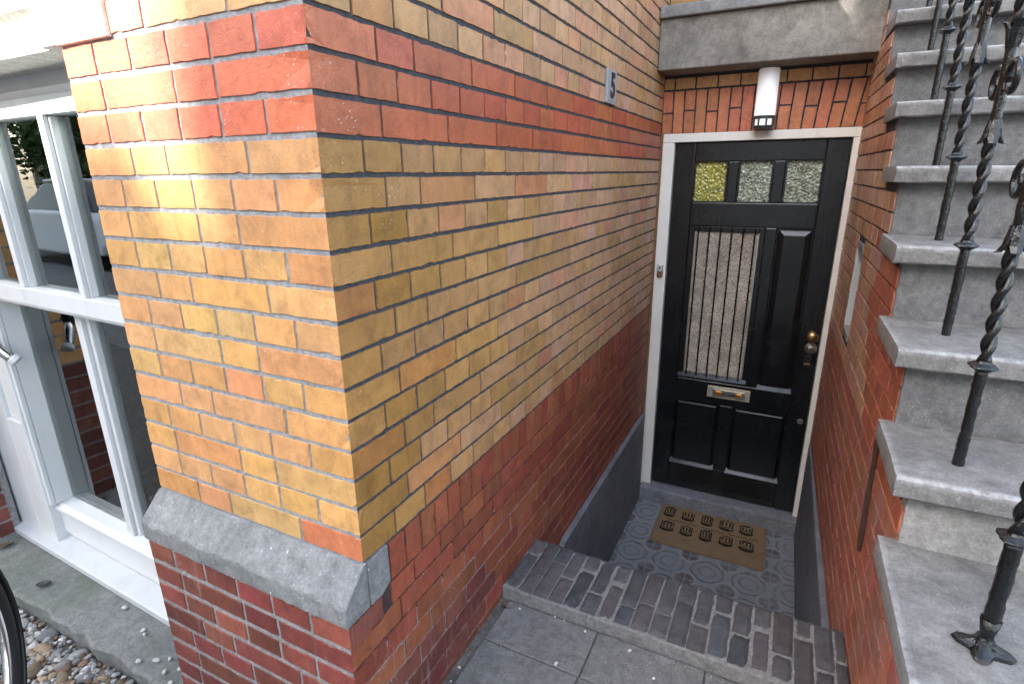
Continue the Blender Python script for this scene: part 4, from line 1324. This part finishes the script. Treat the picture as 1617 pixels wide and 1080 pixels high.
for k, (x, y) in enumerate(((0.075, 0.555), (0.185, 0.573), (0.215, 0.571), (0.285, 0.560), (0.016, 0.345), (0.012, 0.30), (0.42, 0.55), (0.25, 0.42), (0.5, 0.49), (0.018, 0.255))):
    b = MB(); stone(b, 0, 0, 0, rnd.uniform(0.0035, 0.0065), (0.55, 0.53, 0.5), 0.6)
    o = b.build('pebble', MT['pebble'], smooth=True); o.location = (x, y, -1.5275 if x > 0.03 else -1.539)
    tag(o, 'tiny white pebble on the concrete paving before the brick step', 'pebble', 'pebbles on the paving')
def leaf(x, y, z, s, rz, c, label):
    b = MB(); vs = []; fs = []
    for i in range(9):
        t_ = i / 8; wd = math.sin(math.pi * min(1, t_ * 1.02 + 0.02)) ** 0.8 * 0.38
        for q in (-1, -0.5, 0, 0.5, 1):
            vs.append((s * (t_ - 0.5), s * wd * q * (1 + 0.12 * math.sin(i * 2.3)), s * (0.10 * q * q + 0.12 * (t_ - 0.4) ** 2) + 0.003))
    for i in range(8):
        for q in range(4):
            A = i * 5 + q; fs.append((A, A + 5, A + 6, A + 1))
    b.add(vs, fs, (*c, 1))
    o = b.build('dry_leaf', MT['leaf']); o.location = (x, y, z); o.rotation_euler = (rnd.uniform(-.15, .15), rnd.uniform(-.15, .15), rz)
    so_ = o.modifiers.new('thick', 'SOLIDIFY'); so_.thickness = 0.0008
    tag(o, label, 'leaf')
leaf(0.036, 0.553, -1.535, 0.042, 0.4, (0.10, 0.065, 0.042), 'crumpled brown leaf where the yellow wall meets the brick step')
leaf(-1.88, 0.045, -1.598, 0.05, 1.2, (0.11, 0.08, 0.05), 'dry brown leaf on the ledge below the dark red pier')
leaf(-1.02, -0.17, -1.645, 0.05, 2.2, (0.17, 0.11, 0.065), 'tan dead leaf on the gravel')
leaf(-1.5, 0.0, -1.600, 0.045, 0.8, (0.035, 0.035, 0.035), 'dark rotted leaf sliver on the stone ledge')

# ------------------------------------------------------------------ bicycle leaning at the far left
bike = tag(empty('bicycle', (-0.785, -0.45, -1.66)), 'black bicycle whose front wheel stands on the gravel at the lower left edge', 'bicycle')
bike.rotation_euler = (0, 0, R(140))
def ring(mb, cx, cz, r_, rad, seg=64, s2=8, r2=None):
    pts = [(cx + math.cos(2 * math.pi * i / seg) * r_, 0, cz + math.sin(2 * math.pi * i / seg) * r_) for i in range(seg)]
    mb.tube(pts, rad, seg=s2, closed=True, r2=r2)
for cx in (0.0, -1.08):
    w = MB(); ring(w, cx, 0.345, 0.325, 0.020); wo = w.build('wheel', MT['rubber'], bike, smooth=True)
    w = MB(); ring(w, cx, 0.345, 0.302, 0.010); w.build('rim', MT['chrome'], wo, smooth=True)
    w = MB()
    for k in range(28):
        a = 2 * math.pi * k / 28
        w.tube([(cx + math.cos(a + 0.3) * 0.02, (-1) ** k * 0.03, 0.345 + math.sin(a + 0.3) * 0.02), (cx + math.cos(a) * 0.30, 0, 0.345 + math.sin(a) * 0.30)], 0.0012, seg=4)
    w.tube([(cx, -0.05, 0.345), (cx, 0.05, 0.345)], 0.02, seg=10)
    w.build('spokes', MT['chrome'], wo)
    w = MB()
    pts = [(cx + math.cos(a) * 0.352, 0, 0.345 + math.sin(a) * 0.352) for a in [R(-45 + 8 * i) for i in range(27)]]
    if cx < -1: pts = [(cx + math.cos(a) * 0.352, 0, 0.345 + math.sin(a) * 0.352) for a in [R(30 + 7 * i) for i in range(23)]]
    w.tube(pts, 0.003, seg=8, r2=0.022); w.build('mudguard', MT['black'], bike, smooth=True)
w = MB()
hd = (-0.22, 0, 0.80); bb_ = (-0.60, 0, 0.30); stt = (-0.74, 0, 0.80); rr = (-1.08, 0, 0.345)
for a, c, r_ in ((hd, bb_, 0.018), ((-0.2, 0, 0.68), (-0.63, 0, 0.42), 0.016), (bb_, (-0.79, 0, 0.92), 0.015), (bb_, rr, 0.010), ((-0.72, 0, 0.72), rr, 0.009), ((-0.17, 0, 0.62), (-0.25, 0, 0.88), 0.020)):
    w.tube([a, c], r_, seg=10)
w.build('frame', MT['black'], bike, smooth=True)
w = MB()
for s_ in (-1, 1): w.tube([(-0.17, s_ * 0.03, 0.64), (-0.10, s_ * 0.045, 0.48), (0.0, s_ * 0.05, 0.345)], 0.010, seg=8)
w.build('fork', MT['black'], bike, smooth=True)
w = MB(); w.tube([(-0.45, -0.29, 0.98), (-0.30, -0.27, 1.0), (-0.22, -0.15, 1.01), (-0.24, 0, 0.99), (-0.22, 0.15, 1.01), (-0.30, 0.27, 1.0), (-0.45, 0.29, 0.98)], 0.011, seg=8); w.tube([(-0.24, 0, 0.86), (-0.245, 0, 1.0)], 0.012, seg=8); w.build('handlebar', MT['chrome'], bike, smooth=True)
w = MB(); w.tube([(-0.93, 0, 0.93), (-0.85, 0, 0.95), (-0.72, 0, 0.94), (-0.62, 0, 0.93)], [0.07, 0.085, 0.05, 0.02], seg=12, r2=0.02); w.build('saddle', MT['black'], bike, smooth=True)

# ------------------------------------------------------------------ the street behind the viewer (seen in the panes; it shades the wall)
b = MB(); b.box(-60, 60, -9.4, -3.4, -1.9, -1.75); tag(b.build('road', MT['asphalt']), kind='structure')
b = MB(); b.box(-60, -6.0, -3.39, -0.05, -1.9, -1.66); b.box(-6.0, -0.021, -3.39, -1.301, -1.9, -1.662); b.box(-0.0205, 0.9705, -3.39, -0.401, -1.9, -1.664); b.box(0.971, 60, -3.39, -0.3, -1.9, -1.535); b.box(-60, 60, -14.9, -9.41, -1.9, -1.64)
tag(b.build('far_pavement', MT['concrete']), kind='structure')

def house(x0, x1, ytop, zb, zt, c, label, gable=False):
    h_ = tag(empty('town_house', ((x0 + x1) / 2, ytop, zb)), label, 'house')
    loc = h_.location.copy()
    t = simple('house_brick', c, 0.85, 0.2, var=0.3, scale=8)
    L = lambda mb, a, b_, c0, d0, e0, f0: mb.box(a - loc.x, b_ - loc.x, c0 - loc.y, d0 - loc.y, e0 - loc.z, f0 - loc.z)
    m = MB(); L(m, x0, x1, ytop - 8, ytop, zb, zt); m.build('wall', t, h_)
    m = MB(); L(m, x0 - 0.02, x1 + 0.02, ytop - 0.3, ytop + 0.35, zt, zt + 0.35); m.build('cornice', MT['white'], h_)
    nx = max(2, int((x1 - x0) / 1.7))
    zf = zb + 0.9
    while zf + 1.9 < zt:
        for k in range(nx):
            xc = x0 + (x1 - x0) * (k + 0.5) / nx
            m = MB(); L(m, xc - 0.55, xc + 0.55, ytop + 0.002, ytop + 0.06, zf, zf + 1.8); wo = m.build('window', MT['white'], h_)
            m = MB(); L(m, xc - 0.46, xc + 0.46, ytop + 0.062, ytop + 0.07, zf + 0.08, zf + 1.72); m.build('pane', MT['car_glass'], wo)
        zf += 3.1
XS = -7.84  # house boundary placed to cast the side edge of the sun patch
house(-45.0, XS - 6.6, -16.0, -1.64, 9.6, (0.24, 0.15, 0.10), 'brown brick town house across the street, with white windows')
house(XS - 6.58, XS, -16.0, -1.64, 9.68, (0.16, 0.07, 0.05), 'dark red town house across the street, lower than its neighbour')  # roofline set so the sun reaches only the pier's upper left
house(XS + 0.02, XS + 4.6, -16.0, -1.64, 12.9, (0.52, 0.47, 0.38), 'tallest ochre town house across the street, shaped to shade the wall')  # height and width shaped to shade wall and passage, paled for bounce
house(XS + 4.62, XS + 20.0, -16.0, -1.64, 6.5, (0.6, 0.58, 0.53), 'low white town house across the street at the right')  # kept low and pale to let in and bounce more light

def tree(x, y, zb, label, seed, hc=4.1):
    q = random.Random(seed)
    t_ = tag(empty('street_tree', (x, y, zb)), label, 'tree')
    m = MB(); m.tube([(0, 0, 0), (0.05, 0.02, 1.2), (0.0, 0.06, 2.4), (0.08, 0.0, 3.6), (0.0, 0.05, 5.0)], [0.16, 0.13, 0.12, 0.09, 0.03], seg=10)
    for k in range(9):
        a = q.uniform(0, 6.28); z0 = q.uniform(2.0, 4.2)
        m.tube([(0, 0, z0), (math.cos(a) * 0.7, math.sin(a) * 0.7, z0 + 0.6), (math.cos(a) * 1.5, math.sin(a) * 1.5, z0 + 1.1)], [0.06, 0.04, 0.015], seg=6)
    m.build('trunk', MT['bark'], t_, smooth=True)
    m = MB()
    for k in range(95):
        a = q.uniform(0, 6.28); e = q.uniform(-0.7, 1.0); rr_ = 2.2 * q.random() ** 0.4
        cx, cy, cz = math.cos(a) * rr_ * math.cos(e), math.sin(a) * rr_ * math.cos(e), hc + math.sin(e) * rr_ * 1.2
        j = q.uniform(0.6, 1.4)
        for n_ in range(45):
            p = Vector((q.gauss(0, 0.28), q.gauss(0, 0.28), q.gauss(0, 0.24))) + Vector((cx, cy, cz))
            d1 = Vector((q.gauss(0, 1), q.gauss(0, 1), q.gauss(0, 1))).normalized() * 0.08
            d2 = d1.cross(Vector((q.gauss(0, 1), q.gauss(0, 1), q.gauss(0, 1)))).normalized() * 0.055
            m.add([p - d1, p + d2, p + d1, p - d2], [(0, 1, 2, 3)], (0.05 * j, 0.085 * j, 0.022 * j, 1))
    m.build('crown', MT['leaf'], t_)
tree(-14.5, -7.4, -1.75, 'low leafy street tree behind the parked car', 3, 2.5)
tree(-20.0, -7.8, -1.75, 'low leafy street tree farther down the street', 5, 2.7)
tree(-12.5, -10.2, -1.64, 'bushy street tree on the far pavement', 8, 2.6)
tree(-28.0, -12.0, -1.64, 'bushy tree at the far end of the street', 11, 2.8)

car = tag(empty('parked_car', (-11.4, -4.4, -1.75)), 'white hatchback parked along the kerb down the street', 'car')
m = MB()
body = [(-2.0, 0.30), (-2.05, 0.62), (-1.9, 0.82), (-0.95, 0.95), (-0.35, 0.98), (1.75, 0.98), (2.0, 0.85), (2.05, 0.45), (1.95, 0.28), (1.65, 0.26), (1.55, 0.45), (1.3, 0.55), (1.05, 0.45), (0.95, 0.24), (-0.95, 0.24), (-1.05, 0.45), (-1.3, 0.55), (-1.55, 0.45), (-1.65, 0.26)]
m.prism(body, 1, -0.86, 0.86)
co_ = m.build('body', MT['car_white'], car, bevel=0.06, bseg=3)
m = MB()
lo_ = [(-0.95, 0.95), (-0.15, 1.42), (1.2, 1.45), (1.8, 0.97)]
vs = [(x, s_ * (0.80 if z < 1 else 0.64), z) for s_ in (-1, 1) for x, z in lo_]
m.add(vs, [(0, 1, 2, 3), (7, 6, 5, 4), (0, 4, 5, 1), (1, 5, 6, 2), (2, 6, 7, 3), (3, 7, 4, 0)])
m.build('cabin', MT['car_glass'], car, bevel=0.03)
m = MB(); m.box(-0.12, 1.18, -0.63, 0.63, 1.44, 1.49); m.build('roof', MT['car_white'], car, bevel=0.03)
for xx in (-1.3, 1.3):
    for s_ in (-1, 1):
        m = MB(); m.lathe([(0.20, -0.1), (0.30, -0.1), (0.31, 0.0), (0.30, 0.1), (0.20, 0.1)], xx, s_ * 0.78, 0.31, axis='y', seg=24); wo = m.build('wheel', MT['rubber'], car)
        m = MB(); m.lathe([(0.05, s_ * 0.112), (0.20, s_ * 0.105), (0.20, 0.0)], xx, s_ * 0.78, 0.31, axis='y', seg=24); m.build('hub', MT['steel'], wo)
for s_ in (-1, 1):
    m = MB(); m.box(-2.04, -1.92, s_ * 0.62 - 0.16, s_ * 0.62 + 0.16, 0.62, 0.78); m.build('headlight', MT['steel'], car, bevel=0.03)
